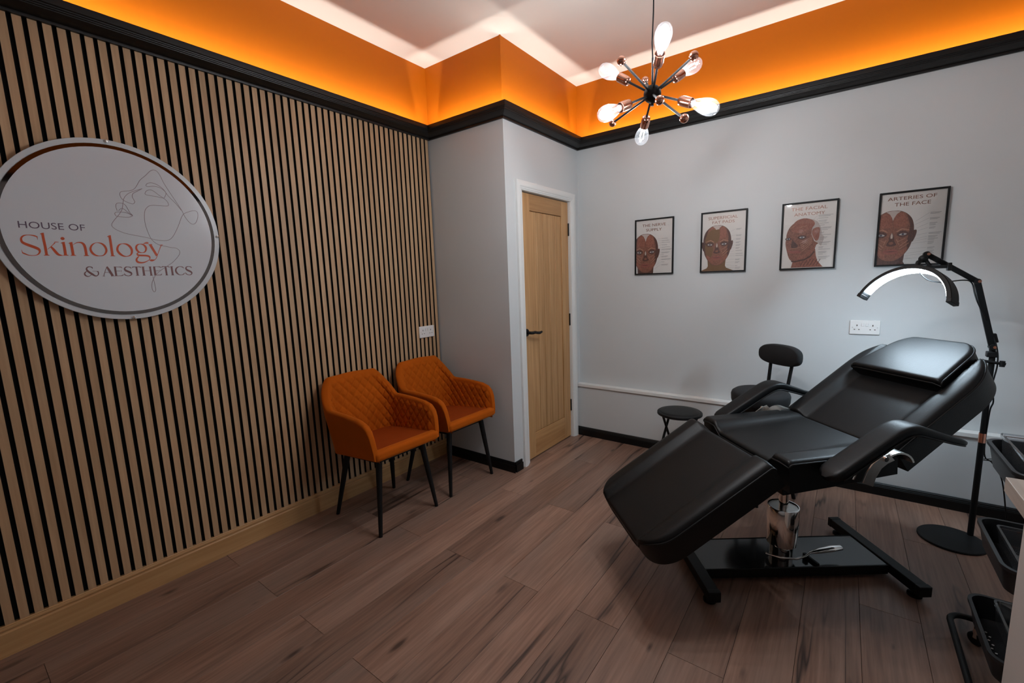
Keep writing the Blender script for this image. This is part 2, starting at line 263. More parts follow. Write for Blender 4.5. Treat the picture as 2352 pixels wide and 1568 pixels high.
DATA = {'SK':[[-2477,-392,-2485,-400,-2482,-369,-2496,-382,-2488,-345,-2506,-366,-2497,-324,-2517,-355,-2509,-310,-2527,-350,-2524,-302,-2538,-347,-2540,-296,-2555,-341,-2562,-289,-2575,-333,-2587,-284,-2598,-323,-2617,-281,-2625,-315,-2651,-280,-2657,-308,-2690,-280,-2693,-303,-2727,-283,-2729,-304,-2762,-286,-2763,-312,-2797,-291,-2796,-326,-2831,-301,-2824,-343,-2862,-320,-2846,-366,-2891,-345,-2864,-391,-2915,-375,-2875,-414,-2933,-411,-2882,-433,-2944,-450,-2885,-451,-2948,-489,-2885,-472,-2947,-528,-2884,-494,-2940,-568,-2880,-517,-2923,-606,-2871,-536,-2897,-636,-2854,-554,-2867,-659,-2828,-572,-2834,-681,-2797,-592,-2796,-705,-2760,-612,-2754,-728,-2718,-632,-2713,-750,-2677,-652,-2674,-770,-2638,-671,-2637,-789,-2599,-691,-2603,-808,-2563,-711,-2572,-826,-2531,-731,-2547,-842,-2501,-753,-2530,-857,-2476,-781,-2521,-871,-2460,-816,-2516,-884,-2454,-855,-2515,-897,-2457,-897,-2517,-916,-2470,-937,-2525,-941,-2490,-974,-2537,-965,-2513,-1003,-2553,-988,-2539,-1026,-2574,-1010,-2567,-1043,-2599,-1028,-2597,-1055,-2629,-1040,-2630,-1063,-2663,-1046,-2665,-1068,-2697,-1048,-2700,-1070,-2732,-1046,-2736,-1069,-2767,-1039,-2773,-1065,-2800,-1028,-2809,-1058,-2831,-1011,-2844,-1046,-2860,-990,-2876,-1030,-2885,-972,-2903,-1016,-2905,-962,-2922,-1004,-2919,-955,-2936,-993,-2928,-950,-2948,-979,-2934,-943,-2954,-961,-2938,-934,-2955,-945,-2943,-922,-2955,-930],[-2501,-330,-2476,-322,-2491,-460,-2484,-457],[-2936,-968,-2957,-976,-2949,-845,-2955,-847],[-2367,-220,-2292,-195,-2366,-305,-2291,-280,-2366,-390,-2291,-366,-2364,-479,-2289,-453,-2362,-572,-2286,-545,-2358,-667,-2283,-641,-2357,-761,-2281,-738,-2357,-854,-2281,-834,-2358,-949,-2283,-930,-2360,-1044,-2284,-1026],[-2400,-243,-2400,-234,-2379,-245,-2379,-219,-2357,-248,-2357,-204,-2336,-245,-2338,-193,-2317,-233,-2321,-189,-2301,-216,-2305,-189,-2286,-200,-2288,-188],[-2402,-1052,-2402,-1040,-2374,-1052,-2374,-1026,-2347,-1052,-2346,-1011,-2322,-1052,-2316,-1004,-2297,-1051,-2288,-1010,-2269,-1050,-2263,-1023,-2241,-1049,-2238,-1036],[-2266,-820,-2272,-808,-2235,-790,-2241,-776,-2204,-759,-2211,-744,-2174,-729,-2182,-712,-2145,-698,-2154,-681,-2118,-668,-2128,-651,-2093,-639,-2103,-621,-2068,-612,-2080,-591,-2045,-587,-2060,-562,-2021,-561,-2039,-533],[-2045,-532,-2043,-512,-2029,-532,-2026,-510,-2012,-533,-2009,-508,-1994,-533,-1990,-507,-1972,-530,-1969,-507,-1949,-527,-1947,-509,-1926,-523,-1924,-510],[-2179,-734,-2140,-689,-2163,-774,-2117,-721,-2147,-814,-2093,-753,-2130,-854,-2070,-789,-2110,-898,-2047,-831,-2089,-943,-2025,-874,-2066,-983,-2006,-912,-2044,-1013,-1990,-941,-2020,-1037,-1977,-964,-1989,-1054,-1962,-983,-1952,-1057,-1937,-1001,-1913,-1052,-1905,-1018,-1875,-1047,-1872,-1034],[-1837,-537,-1758,-510,-1834,-609,-1756,-582,-1832,-681,-1753,-656,-1831,-757,-1751,-735,-1831,-843,-1752,-824,-1833,-935,-1754,-917,-1835,-1028,-1756,-1010],[-1876,-569,-1876,-556,-1853,-567,-1854,-541,-1830,-566,-1832,-525,-1807,-560,-1810,-514,-1786,-548,-1789,-508,-1766,-532,-1768,-506,-1746,-516,-1747,-504],[-1873,-1040,-1872,-1027,-1847,-1041,-1847,-1015,-1822,-1042,-1820,-1002,-1797,-1042,-1791,-996,-1770,-1041,-1762,-1001,-1739,-1039,-1734,-1012,-1708,-1037,-1706,-1024],[-1859,-381,-1850,-350,-1856,-394,-1840,-341,-1852,-406,-1831,-331,-1847,-417,-1821,-325,-1838,-426,-1809,-320,-1827,-433,-1796,-318,-1816,-438,-1784,-319,-1804,-439,-1773,-324,-1791,-437,-1762,-331,-1779,-433,-1753,-340,-1768,-426,-1747,-351,-1758,-417,-1743,-363,-1748,-408,-1739,-376],[-1620,-534,-1540,-509,-1619,-610,-1538,-586,-1617,-687,-1537,-663,-1617,-766,-1536,-744,-1617,-850,-1536,-830,-1617,-939,-1536,-919,-1618,-1027,-1537,-1007],[-1658,-566,-1659,-553,-1635,-565,-1636,-538,-1611,-564,-1613,-523,-1588,-559,-1592,-512,-1568,-546,-1572,-506,-1550,-530,-1553,-504,-1532,-514,-1534,-502],[-1660,-1042,-1660,-1029,-1632,-1043,-1631,-1016,-1604,-1043,-1602,-1004,-1577,-1043,-1571,-997,-1550,-1042,-1542,-1002,-1522,-1040,-1516,-1014,-1493,-1038,-1490,-1025],[-1533,-618,-1536,-610,-1501,-593,-1506,-580,-1469,-568,-1475,-550,-1438,-549,-1442,-525,-1406,-536,-1407,-507,-1372,-528,-1371,-495,-1342,-527,-1337,-488,-1315,-533,-1304,-484,-1291,-545,-1271,-485,-1273,-561,-1239,-495,-1260,-582,-1212,-515,-1249,-606,-1187,-543,-1242,-636,-1168,-582,-1235,-671,-1156,-628,-1231,-714,-1149,-681,-1228,-771,-1145,-745,-1228,-847,-1144,-826,-1229,-936,-1145,-918,-1230,-1027,-1147,-1009],[-1274,-1043,-1274,-1030,-1246,-1044,-1245,-1017,-1218,-1045,-1216,-1004,-1192,-1045,-1186,-998,-1166,-1044,-1157,-1003,-1137,-1042,-1131,-1015,-1108,-1040,-1105,-1026],[-848,-492,-845,-511,-887,-508,-880,-535,-930,-531,-916,-569,-971,-561,-945,-603,-1005,-600,-966,-639,-1033,-645,-982,-676,-1054,-693,-993,-711,-1066,-741,-999,-742,-1070,-790,-1001,-771,-1066,-837,-998,-802,-1054,-884,-990,-835,-1034,-929,-976,-871,-1009,-968,-958,-904,-977,-999,-937,-935,-941,-1023,-911,-965,-902,-1040,-882,-989,-862,-1048,-850,-1006,-821,-1048,-815,-1018,-780,-1044,-778,-1021,-738,-1040,-737,-1014,-694,-1033,-697,-1000,-651,-1014,-664,-977,-610,-981,-637,-942,-572,-937,-614,-898,-542,-889,-598,-858,-523,-841,-589,-826,-513,-791,-585,-797,-513,-741,-584,-765,-520,-688,-589,-726,-534,-636,-599,-684,-555,-589,-613,-646,-583,-552,-630,-612,-615,-522,-653,-581,-650,-499,-677,-555,-687,-487,-704,-535,-725,-482,-735,-519,-759,-481,-766,-508,-789,-481,-792,-502,-817,-483,-817,-501,-847,-492,-846,-512],[-414,-212,-333,-190,-413,-312,-332,-291,-413,-412,-331,-392,-413,-531,-332,-512,-415,-682,-334,-665,-418,-853,-337,-836,-421,-1024,-340,-1008],[-459,-239,-460,-228,-431,-237,-434,-209,-403,-235,-408,-189,-378,-227,-385,-175,-357,-213,-366,-169,-341,-194,-347,-167,-326,-176,-328,-165],[-453,-1039,-453,-1025,-424,-1039,-424,-1013,-396,-1038,-395,-1000,-371,-1038,-365,-994,-346,-1037,-338,-999,-320,-1036,-314,-1010,-294,-1035,-290,-1021],[-7,-490,-7,-514,-49,-498,-46,-529,-91,-511,-77,-556,-132,-537,-101,-585,-169,-581,-121,-620,-198,-633,-139,-663,-219,-686,-151,-702,-230,-737,-156,-733,-232,-788,-156,-762,-224,-837,-151,-792,-207,-885,-138,-826,-182,-931,-119,-863,-152,-970,-96,-898,-116,-1002,-71,-931,-76,-1028,-42,-963,-35,-1045,-12,-988,6,-1052,19,-1005,47,-1050,52,-1015,86,-1045,87,-1016,126,-1037,124,-1007,166,-1026,160,-990,205,-1007,188,-967,241,-979,209,-938,274,-941,224,-905,299,-895,234,-871,316,-841,241,-834,324,-782,246,-793,324,-724,245,-754,313,-669,237,-716,293,-618,223,-678,266,-574,205,-641,233,-536,182,-606,192,-505,154,-573,147,-485,122,-547,95,-479,83,-527,42,-482,37,-514,-6,-490,-8,-514],[585,-479,587,-503,547,-485,552,-519,508,-498,524,-545,471,-523,505,-570,441,-561,494,-594,422,-607,485,-622,411,-653,480,-649,409,-698,481,-674,416,-741,486,-700,431,-779,494,-728,452,-813,506,-758,480,-843,521,-788,513,-865,540,-812,552,-875,566,-831,593,-876,599,-844,631,-873,633,-848,668,-869,666,-838,706,-860,696,-820,744,-839,716,-797,776,-800,730,-768,801,-753,742,-732,818,-704,748,-698,824,-658,749,-673,821,-613,747,-648,806,-572,741,-623,782,-535,729,-591,750,-504,711,-558,713,-481,688,-531,671,-473,659,-513,627,-473,622,-502,587,-478,585,-503],[715,-478,712,-463,743,-473,738,-445,770,-468,765,-426,794,-465,792,-411,816,-465,820,-401,837,-467,845,-395,856,-466,868,-395,872,-462,885,-402,887,-454,898,-415,904,-448,910,-427],[504,-843,512,-868,482,-853,493,-886,458,-865,476,-902,436,-885,469,-912,423,-915,471,-916,422,-948,473,-920,432,-976,477,-924,451,-996,486,-930,477,-1009,502,-937,509,-1017,526,-942,551,-1020,562,-944,599,-1019,609,-943,645,-1018,657,-943,692,-1020,704,-945,737,-1023,752,-947,775,-1028,795,-953,802,-1036,829,-962,822,-1045,858,-975,834,-1054,881,-995,843,-1063,895,-1024,850,-1076,899,-1056,855,-1089,896,-1086,855,-1099,886,-1113,849,-1115,873,-1131,842,-1134,862,-1147],[845,-1141,856,-1161,821,-1163,832,-1183,797,-1184,807,-1205,770,-1203,779,-1228,737,-1221,745,-1252,700,-1239,708,-1276,663,-1251,668,-1296,625,-1260,627,-1311,587,-1265,584,-1322,550,-1264,541,-1327,513,-1257,496,-1327,477,-1244,451,-1322,453,-1229,412,-1307,440,-1213,382,-1279,431,-1196,364,-1241,428,-1183,357,-1196,429,-1167,366,-1150,438,-1142,385,-1110,449,-1115,408,-1076,463,-1091,434,-1050,482,-1066,462,-1031,502,-1038,488,-1013],[910,-521,993,-462,934,-585,1017,-526,958,-649,1040,-591,986,-722,1067,-664,1022,-810,1101,-752,1062,-906,1139,-850,1103,-1003,1177,-949],[881,-503,884,-486,905,-506,909,-484,929,-510,933,-482,954,-511,958,-481,981,-507,983,-480,1007,-502,1009,-480,1034,-497,1035,-480],[1343,-494,1368,-506,1317,-554,1339,-565,1291,-614,1311,-624,1262,-680,1281,-689,1229,-759,1248,-767,1194,-843,1213,-851,1163,-918,1182,-926,1140,-977,1159,-984,1121,-1025,1140,-1034,1102,-1067,1119,-1078,1080,-1102,1094,-1116,1056,-1132,1069,-1146,1032,-1163,1044,-1176],[1046,-1149,1049,-1169,1021,-1150,1026,-1186,996,-1152,1002,-1204,975,-1152,976,-1219,955,-1149,949,-1228,934,-1146,923,-1232,914,-1146,899,-1231,892,-1152,877,-1221,870,-1160,859,-1205,846,-1168,841,-1189],[1279,-505,1285,-489,1302,-518,1311,-488,1326,-531,1337,-486,1351,-537,1357,-485,1376,-529,1372,-485,1394,-514,1390,-485,1411,-500,1408,-484]],'AE':[[-1067,-1552,-1077,-1555,-1062,-1526,-1084,-1537,-1065,-1498,-1091,-1525,-1085,-1479,-1101,-1510,-1112,-1469,-1120,-1496,-1143,-1461,-1148,-1489,-1179,-1461,-1177,-1494,-1223,-1478,-1210,-1517,-1264,-1513,-1230,-1544,-1284,-1572,-1231,-1565,-1278,-1633,-1225,-1592,-1252,-1683,-1205,-1626,-1214,-1728,-1173,-1665,-1170,-1775,-1129,-1706,-1124,-1817,-1083,-1748,-1078,-1852,-1046,-1794,-1031,-1876,-1015,-1827,-987,-1872,-988,-1831,-951,-1850,-963,-1820,-920,-1817,-945,-1793,-898,-1771,-935,-1763,-894,-1721,-932,-1731,-904,-1677,-935,-1703,-927,-1658,-943,-1690,-950,-1653,-959,-1676],[-1268,-1653,-1260,-1672,-1309,-1680,-1292,-1711,-1346,-1716,-1312,-1743,-1362,-1771,-1314,-1765,-1353,-1824,-1311,-1787,-1322,-1861,-1295,-1819,-1284,-1882,-1270,-1847,-1249,-1888,-1245,-1857,-1213,-1878,-1217,-1853,-1174,-1850,-1181,-1831,-1135,-1814,-1141,-1800],[-1095,-1666,-1094,-1654,-891,-1667,-889,-1655],[-632,-1479,-619,-1486,-665,-1556,-650,-1563,-699,-1638,-683,-1646,-735,-1740,-718,-1747,-771,-1848,-754,-1854],[-648,-1493,-601,-1453,-618,-1578,-561,-1531,-586,-1668,-521,-1617,-549,-1773,-482,-1724,-510,-1885,-443,-1837],[-708,-1720,-706,-1704,-548,-1721,-546,-1705],[-798,-1870,-796,-1850,-727,-1871,-725,-1851],[-536,-1866,-534,-1850,-420,-1868,-418,-1851],[-395,-1484,-332,-1472,-396,-1868,-333,-1856],[-402,-1488,-400,-1468,-326,-1489,-324,-1470,-256,-1492,-253,-1472,-202,-1498,-196,-1470,-165,-1507,-152,-1477,-151,-1522,-134,-1507,-141,-1545,-132,-1540],[-340,-1662,-338,-1646,-214,-1663,-212,-1646],[-179,-1608,-167,-1608,-190,-1693,-177,-1693],[-412,-1866,-410,-1845,-311,-1865,-309,-1846,-223,-1864,-222,-1844,-176,-1864,-176,-1834,-144,-1854,-155,-1823,-124,-1825,-140,-1810,-116,-1794,-124,-1789],[169,-1549,156,-1557,166,-1517,145,-1534,151,-1485,132,-1517,110,-1470,101,-1500,66,-1465,61,-1489,25,-1462,25,-1494,-17,-1472,-4,-1511,-57,-1508,-23,-1540,-83,-1565,-29,-1561,-72,-1624,-21,-1577,-40,-1668,0,-1602,6,-1698,38,-1625,54,-1723,86,-1651,99,-1750,136,-1683,127,-1771,176,-1727,131,-1782,176,-1791,124,-1805,145,-1838,92,-1832,98,-1863,49,-1849,48,-1874,10,-1846,4,-1871,-25,-1833,-35,-1860,-53,-1815,-69,-1845,-69,-1797,-94,-1820,-76,-1778,-97,-1784,-81,-1751,-91,-1752],[202,-1529,191,-1523,216,-1509,202,-1492,234,-1497,232,-1464,298,-1489,300,-1462,372,-1486,375,-1466,433,-1489,437,-1461,475,-1496,487,-1464,489,-1508,507,-1493,499,-1528,509,-1523],[316,-1483,382,-1469,319,-1857,386,-1845],[290,-1859,292,-1842,406,-1860,408,-1843],[544,-1476,612,-1462,547,-1858,616,-1845],[798,-1475,860,-1462,802,-1861,865,-1849],[594,-1656,596,-1639,823,-1657,825,-1640],[526,-1482,528,-1465,637,-1482,639,-1465],[773,-1477,775,-1460,883,-1477,885,-1460],[523,-1860,525,-1843,631,-1861,633,-1844],[778,-1863,780,-1846,884,-1864,886,-1847],[941,-1475,1011,-1461,947,-1855,1017,-1842],[935,-1478,937,-1459,1025,-1476,1027,-1458,1105,-1477,1108,-1458,1157,-1484,1162,-1456,1185,-1493,1201,-1463,1197,-1508,1217,-1495,1206,-1532,1217,-1527],[1014,-1654,1016,-1637,1137,-1650,1139,-1633],[1162,-1603,1176,-1603,1153,-1680,1167,-1680],[937,-1856,940,-1835,1042,-1856,1044,-1835,1130,-1854,1132,-1833,1175,-1853,1173,-1824,1203,-1840,1188,-1814,1221,-1810,1203,-1797,1229,-1778,1220,-1773],[1241,-1515,1230,-1506,1257,-1496,1243,-1477,1276,-1484,1272,-1450,1326,-1474,1328,-1447,1390,-1470,1392,-1450,1458,-1473,1462,-1446,1510,-1483,1523,-1450,1523,-1495,1543,-1482,1530,-1518,1541,-1515],[1357,-1467,1426,-1453,1363,-1858,1433,-1845],[1338,-1859,1340,-1842,1447,-1861,1449,-1843],[1581,-1462,1655,-1448,1588,-1856,1662,-1843],[1565,-1468,1567,-1451,1677,-1464,1679,-1446],[1566,-1858,1568,-1840,1678,-1859,1680,-1841],[2092,-1538,2078,-1547,2084,-1503,2061,-1524,2061,-1469,2040,-1504,2006,-1449,1996,-1478,1942,-1443,1941,-1465,1875,-1456,1883,-1490,1810,-1488,1836,-1531,1760,-1545,1809,-1576,1730,-1618,1797,-1621,1732,-1695,1800,-1668,1758,-1763,1814,-1719,1805,-1814,1840,-1771,1861,-1847,1876,-1814,1916,-1857,1921,-1832,1971,-1853,1970,-1832,2023,-1839,2016,-1811,2068,-1813,2053,-1785,2092,-1779,2075,-1764,2104,-1747,2095,-1740],[2405,-1528,2390,-1535,2403,-1496,2378,-1512,2388,-1462,2365,-1497,2344,-1445,2333,-1478,2294,-1439,2291,-1466,2244,-1441,2246,-1476,2195,-1455,2212,-1496,2155,-1492,2198,-1519,2136,-1550,2198,-1535,2154,-1607,2211,-1557,2192,-1655,2238,-1587,2244,-1687,2282,-1612,2294,-1713,2334,-1641,2334,-1741,2380,-1680,2356,-1760,2411,-1731,2357,-1775,2401,-1792,2344,-1801,2367,-1834,2315,-1824,2322,-1856,2276,-1837,2273,-1864,2235,-1828,2226,-1855,2198,-1808,2184,-1837,2170,-1787,2150,-1816,2153,-1767,2126,-1788,2146,-1749,2123,-1755,2141,-1725,2130,-1726]],'LN':[[966,1903,804,1784,627,1653,582,1521,623,1383,641,1295,573,1215,446,1236,298,1308,211,1404,178,1541,215,1659,363,1717,570,1770,713,1879,823,2056,935,2253,1157,2486,1316,2675,1465,2773,1597,2722,1686,2552,1777,2269,1928,1935,2110,1560,2323,1122,2409,858,2565,597,2711,522,2847,640,2942,906,2937,1105,2820,1152,2624,1093,2388,965,2264,767,2147,486,1993,165,1828,-116,1664,-260,1468,-296,1156,-274,919,-204,539,-133,172,-56,-95,63,-231,195,-229,319,-126,486,-10,638,93,789,186,976,240,1231,316,1453,466,1632,685,1768,966,1903],[5,869,-17,1025,12,1152,116,1199,280,1164,359,994,424,821,498,720,387,645,171,626,-24,637,-85,702,-60,792,111,827,307,810,483,719,341,849,253,948,159,980,47,873],[2306,1120,2125,1408,1898,1686,1766,1913,1592,2038,1379,2063,1175,2016,1120,2063,1175,2144,1303,2199,1454,2177,1629,2080,1768,1932,1810,1806,1752,1667,1680,1591,1418,1626,1145,1647,1045,1689,1089,1804,1220,1887,1354,1858,1522,1713,1695,1585,1808,1467,1848,1320,1782,1256,1496,1244,1215,1224,1051,1122,945,945,896,647,896,352,947,21,1022,-236,1141,-399,1316,-505,1501,-548,1721,-597,1899,-618,2018,-731,1999,-889,1859,-1088,1671,-1287,1457,-1444,1247,-1599,1071,-1752,941,-1923,838,-2131,790,-2321,800,-2494,845,-2584,909,-2518,912,-2287,893,-2056,881,-1903]],'P3':{'head':[1360,3115,1081,3095,803,2994,556,2789,394,2541,307,2217,305,1951,270,1754,298,1485,353,1247,442,906,525,700,633,577,838,543,1122,602,1374,671,1646,837,1851,1151,1942,1501,2125,1648,2180,2124,2136,2447,2038,2743,1863,2967,1639,3076],'cap':[1360,3115,803,2994,757,2770,889,2985,1139,3073,1475,3039,1763,2801,1670,2490,1659,2168,1820,1736,1990,1626,2192,1418,2306,1795,2323,1985,2180,2124,2136,2447,2038,2743,1863,2967,1639,3076],'temple':[1725,2485,2048,2567,2092,2259,2034,1816,1873,1764,1687,2166],'neck':[884,481,1374,671,1865,890,1982,753,2020,555,2143,321,2370,142,843,148],'eyeL':[422,1959],'eyeR':[1165,2008],'nose':[652,1990,719,1787,961,1538,883,1378,594,1398,610,1662],'lips':[397,1244,692,1175,978,1206,1156,1063,901,1012,611,1047,446,1140]}}
# ------------------------------------------------------------------ room shell
XP, YP, YB, ZC, ZT, ZCE = 0.6928, 2.7386, 3.7325, 2.411, 2.4802, 2.9064
XR, YR = 3.73, -1.3            # right wall, rear (shopfront) wall
YL = YB - 0.0498               # boxed-out lower part of the back wall
T = .1
def struct(name, mb, m, **k):
    o = mb.build(name, m, **k); o['kind'] = 'structure'; return o

fl = struct('floor', MB().box(-.12, XR+T, YR-T, YB+T, -.06, -.006), M['underlay'], smooth=0)
tag(fl, 'rustic brown wood plank floor', 'floor')
# planks: rows along y, 0.1915 wide, joints staggered by half a plank
PW, PLN = .1915, 1.365
def plank_mesh(w_, l_):
    g = .0006; b = .0006; mb = MB()
    x0, x1, y0, y1 = g, w_-g, g, l_-g
    lo = [(x0, y0, -.006), (x1, y0, -.006), (x1, y1, -.006), (x0, y1, -.006)]
    mi = [(x0, y0, -b), (x1, y0, -b), (x1, y1, -b), (x0, y1, -b)]
    tp = [(x0+b, y0+b, 0), (x1-b, y0+b, 0), (x1-b, y1-b, 0), (x0+b, y1-b, 0)]
    mb.loft([lo, mi, tp]); me = mb.mesh('plank', 0); me.materials.append(M['floor']); return me
full = plank_mesh(PW, PLN)
random.seed(4)
for k in range(20):
    xa = -.017 + PW*k; xb = xa + PW
    ya = 1.12 if k % 2 == 0 else .436
    y = ya - 2*PLN
    while y < YB:
        y0, y1 = max(y, YR), min(y+PLN, YB); x0, x1 = max(xa, -.02), min(xb, XR)
        if y1-y0 > .02 and x1-x0 > .01:
            if y1-y0 > PLN-.001 and x1-x0 > PW-.001: me = full
            else: me = plank_mesh(x1-x0, y1-y0)
            instance('plank', me, fl, (x0, y0, 0))
        y += PLN

tag(struct('ceiling', MB().box(-.12, XR+T, YR-T, YB+T, ZCE, ZCE+.06), M['ceil'], smooth=0), 'plain white painted ceiling', 'ceiling')

wl = struct('wall_left', MB().box(-.12, -.02, YR, YP, 0, 2.44), M['wall'], smooth=0); tag(wl, 'left wall clad in vertical oak slats on black felt', 'wall')
MB().box(-.12, 0, YR, YP, 2.44, ZCE).build('painted_frieze', M['orange'], wl, 0)
MB().box(-.0199, -.013, YR, YP, .02, ZC+.01).build('felt_backing', M['felt'], wl, 0)
PITCH, SW = .03948, .0253
sme = MB().box(-.0128, 0, 0, SW, .06, ZC+.012).mesh('slat', 0); sme.materials.append(M['slat']); sme.materials.append(M['felt'])
for p_ in sme.polygons: p_.material_index = 0 if p_.normal.x > .5 else 1
y = .6850 - PITCH*50 + 0.0002
while y < YP-.004:
    if y > YR and y + SW < YP: instance('slat', sme, wl, (0, y, 0))
    y += PITCH
tag(struct('wall_pier', MB().box(-.12, XP, YP, YB+T, 0, 2.44), M['pier'], smooth=0), 'grey painted pier boxed into the corner beside the door', 'wall')
wp = bpy.data.objects['wall_pier']
# door recess is cut by building the pier in pieces around it
YD0, YD1, ZD = 2.9313, 3.5926, 1.985
me = wp.data; me.clear_geometry()
pb = MB().box(-.12, XP, YP, YD0-.032, 0, 2.44).box(-.12, XP, YD1+.032, YB+T, 0, 2.44).box(-.12, XP, YD0-.032, YD1+.032, ZD+.03, 2.44).box(-.12, XP-.12, YD0-.032, YD1+.032, 0, ZD+.03)
me.from_pydata(pb.v, [], pb.f); me.update()
MB().box(-.12, XP, YP, YB+T, 2.44, ZCE).build('painted_frieze', M['orange'], wp, 0)
MB().box(XP-.006, XP+.004, YP-.004, YP+.006, 2.45, ZCE).build('corner_bead', M['orange'], wp, 0)
wb = struct('wall_back', MB().box(XP, XR+T, YB, YB+T, 0, 2.44), M['wall'], smooth=0); tag(wb, 'grey painted back wall hung with four framed posters', 'wall')
MB().box(XP, XR+T, YB, YB+T, 2.44, ZCE).build('painted_frieze', M['orange'], wb, 0)
MB().box(XP, XR, YL, YB, 0, .436).build('boxing', M['wall'], wb, 0)
MB().box(XP, XR, YL-.012, YB, .436, .462).build('ledge', M['white'], wb, 40, .003)
wr = struct('wall_right', MB().box(XR, XR+T, YR, YB, 0, 2.44), M['wall'], smooth=0); tag(wr, 'grey painted right wall outside the picture', 'wall')
MB().box(XR, XR+T, YR, YB, 2.44, ZCE).build('painted_frieze', M['orange'], wr, 0)
# rear wall with a shopfront window, behind the camera
WX0, WX1, WZ0, WZ1 = 1.2, 2.9, .75, 2.15
we = struct('wall_rear', MB().box(-.12, WX0, YR-T, YR, 0, 2.44).box(WX1, XR+T, YR-T, YR, 0, 2.44).box(WX0, WX1, YR-T, YR, 0, WZ0).box(WX0, WX1, YR-T, YR, WZ1, 2.44), M['wall'], smooth=0)
tag(we, 'rear wall with shopfront window behind the viewer', 'wall')
MB().box(-.12, XR+T, YR-T, YR, 2.44, ZCE).build('painted_frieze', M['orange'], we, 0)
wi = struct('window_1', MB().box(WX0, WX1, YR-.07, YR-.02, WZ0, WZ0+.05).box(WX0, WX1, YR-.07, YR-.02, WZ1-.05, WZ1).box(WX0, WX0+.05, YR-.07, YR-.02, WZ0+.05, WZ1-.05).box(WX1-.05, WX1, YR-.07, YR-.02, WZ0+.05, WZ1-.05), M['white'], smooth=0)
tag(wi, 'white framed shopfront window behind the viewer', 'window')
MB().box(WX0+.05, WX1-.05, YR-.048, YR-.042, WZ0+.05, WZ1-.05).build('pane', M['pane'], wi, 0)

# ------------------------------------------------------------------ cornice with LED strip, skirting
PATH = [(0, YR), (0, YP), (XP, YP), (XP, YB), (XR, YB), (XR, YR)]
def offset_path(path, dist):
    n = len(path); out = []
    for i in range(n):
        a = Vector(path[i-1]); b = Vector(path[i]); c = Vector(path[(i+1) % n])
        n1 = (b-a).normalized(); n1 = Vector((n1.y, -n1.x)); n2 = (c-b).normalized(); n2 = Vector((n2.y, -n2.x))
        bis = (n1+n2); bis = bis/(bis.dot(n1)); out.append(b + bis*dist)
    return out
def run(path, i, prof):
    loops = [[], []]
    for dd, z in prof:
        q = offset_path(path, dd); a = q[i]; b = q[(i+1) % len(path)]
        loops[0].append((a.x, a.y, z)); loops[1].append((b.x, b.y, z))
    return MB().loft(loops)
CROWN = [(0, ZC), (.013, ZC), (.0145, 2.4145), (.0145, 2.4215), (.019, 2.4225), (.030, 2.4245), (.044, 2.4285), (.056, 2.4335), (.0665, 2.4385), (.0675, 2.4415), (.0745, 2.4425), (.0755, 2.4465), (.0815, 2.4475), (.0825, 2.4515), (.0895, 2.4535), (.0899, 2.456), (.0899, ZT), (.0855, ZT), (.0855, 2.4565), (0, 2.4530)]
for i in range(6):
    t = struct('trim_%d' % (i+1), run(PATH, i, CROWN), M['blackpaint'], smooth=30)
    tag(t, ['black moulded cornice above the slatted wall', 'short black cornice across the pier face', 'black cornice above the oak door', 'long black cornice above the framed posters', 'black cornice along the right wall', 'black cornice along the rear wall'][i], 'cornice')
    a, b = Vector(PATH[i]), Vector(PATH[(i+1) % 6]); ln_ = (b-a).length; nseg = max(4, int(ln_/.12))
    LP = [(.0792, 2.4572), (.0806, 2.4572), (.0818, 2.4582), (.0804, 2.4594)]
    ends = [(offset_path(PATH, dd)[i], offset_path(PATH, dd)[(i+1) % 6], z) for dd, z in LP]
    if i < 4: MB().loft([[(*(p+(q-p)*k/nseg), z) for p, q, z in ends] for k in range(nseg+1)]).build('led_strip', M['led'], t, 0)
def runs(name, path, i, prof, m, label):
    o = struct(name, run(path, i, prof), m, smooth=25); tag(o, label, 'skirting'); return o
SK = lambda h, d0: [(0, 0), (d0, 0), (d0, h*.70), (d0-.004, h*.73), (d0-.003, h*.78), (d0-.006, h*.84), (d0-.006, h*.90), (d0-.010, h*.97), (d0-.012, h), (0, h)]
runs('baseboard_left', PATH, 0, [(-.02, 0), (.0107, 0), (.0107, .093), (.0085, .096), (.0055, .0985), (.0060, .103), (.0085, .107), (.0075, .112), (.004, .115), (.0035, .1185), (.0005, .1214), (-.02, .1214)], M['skirt'], 'pale oak skirting board under the slatted wall')
PB_ = [(0, YR), (0, YP), (XP, YP), (XP, YL), (XR, YL), (XR, YR)]
runs('baseboard_pier', PB_, 1, SK(.0747, .0178), M['blackskirt'], 'black skirting across the grey pier')
ps = MB().box(XP, XP+.0178, YP, 2.82, 0, .055).box(XP, XP+.010, YP, 2.82, .055, .0747)
struct('baseboard_door', ps, M['blackskirt'], smooth=0); tag(bpy.data.objects['baseboard_door'], 'stub of black skirting between pier corner and door', 'skirting')
runs('baseboard_back', PB_, 3, SK(.0747, .0178), M['blackskirt'], 'long black skirting along the back wall')
runs('baseboard_right', PB_, 4, SK(.0747, .0178), M['blackskirt'], 'black skirting along the right wall')
runs('baseboard_rear', PB_, 5, SK(.0747, .0178), M['blackskirt'], 'black skirting along the rear wall')

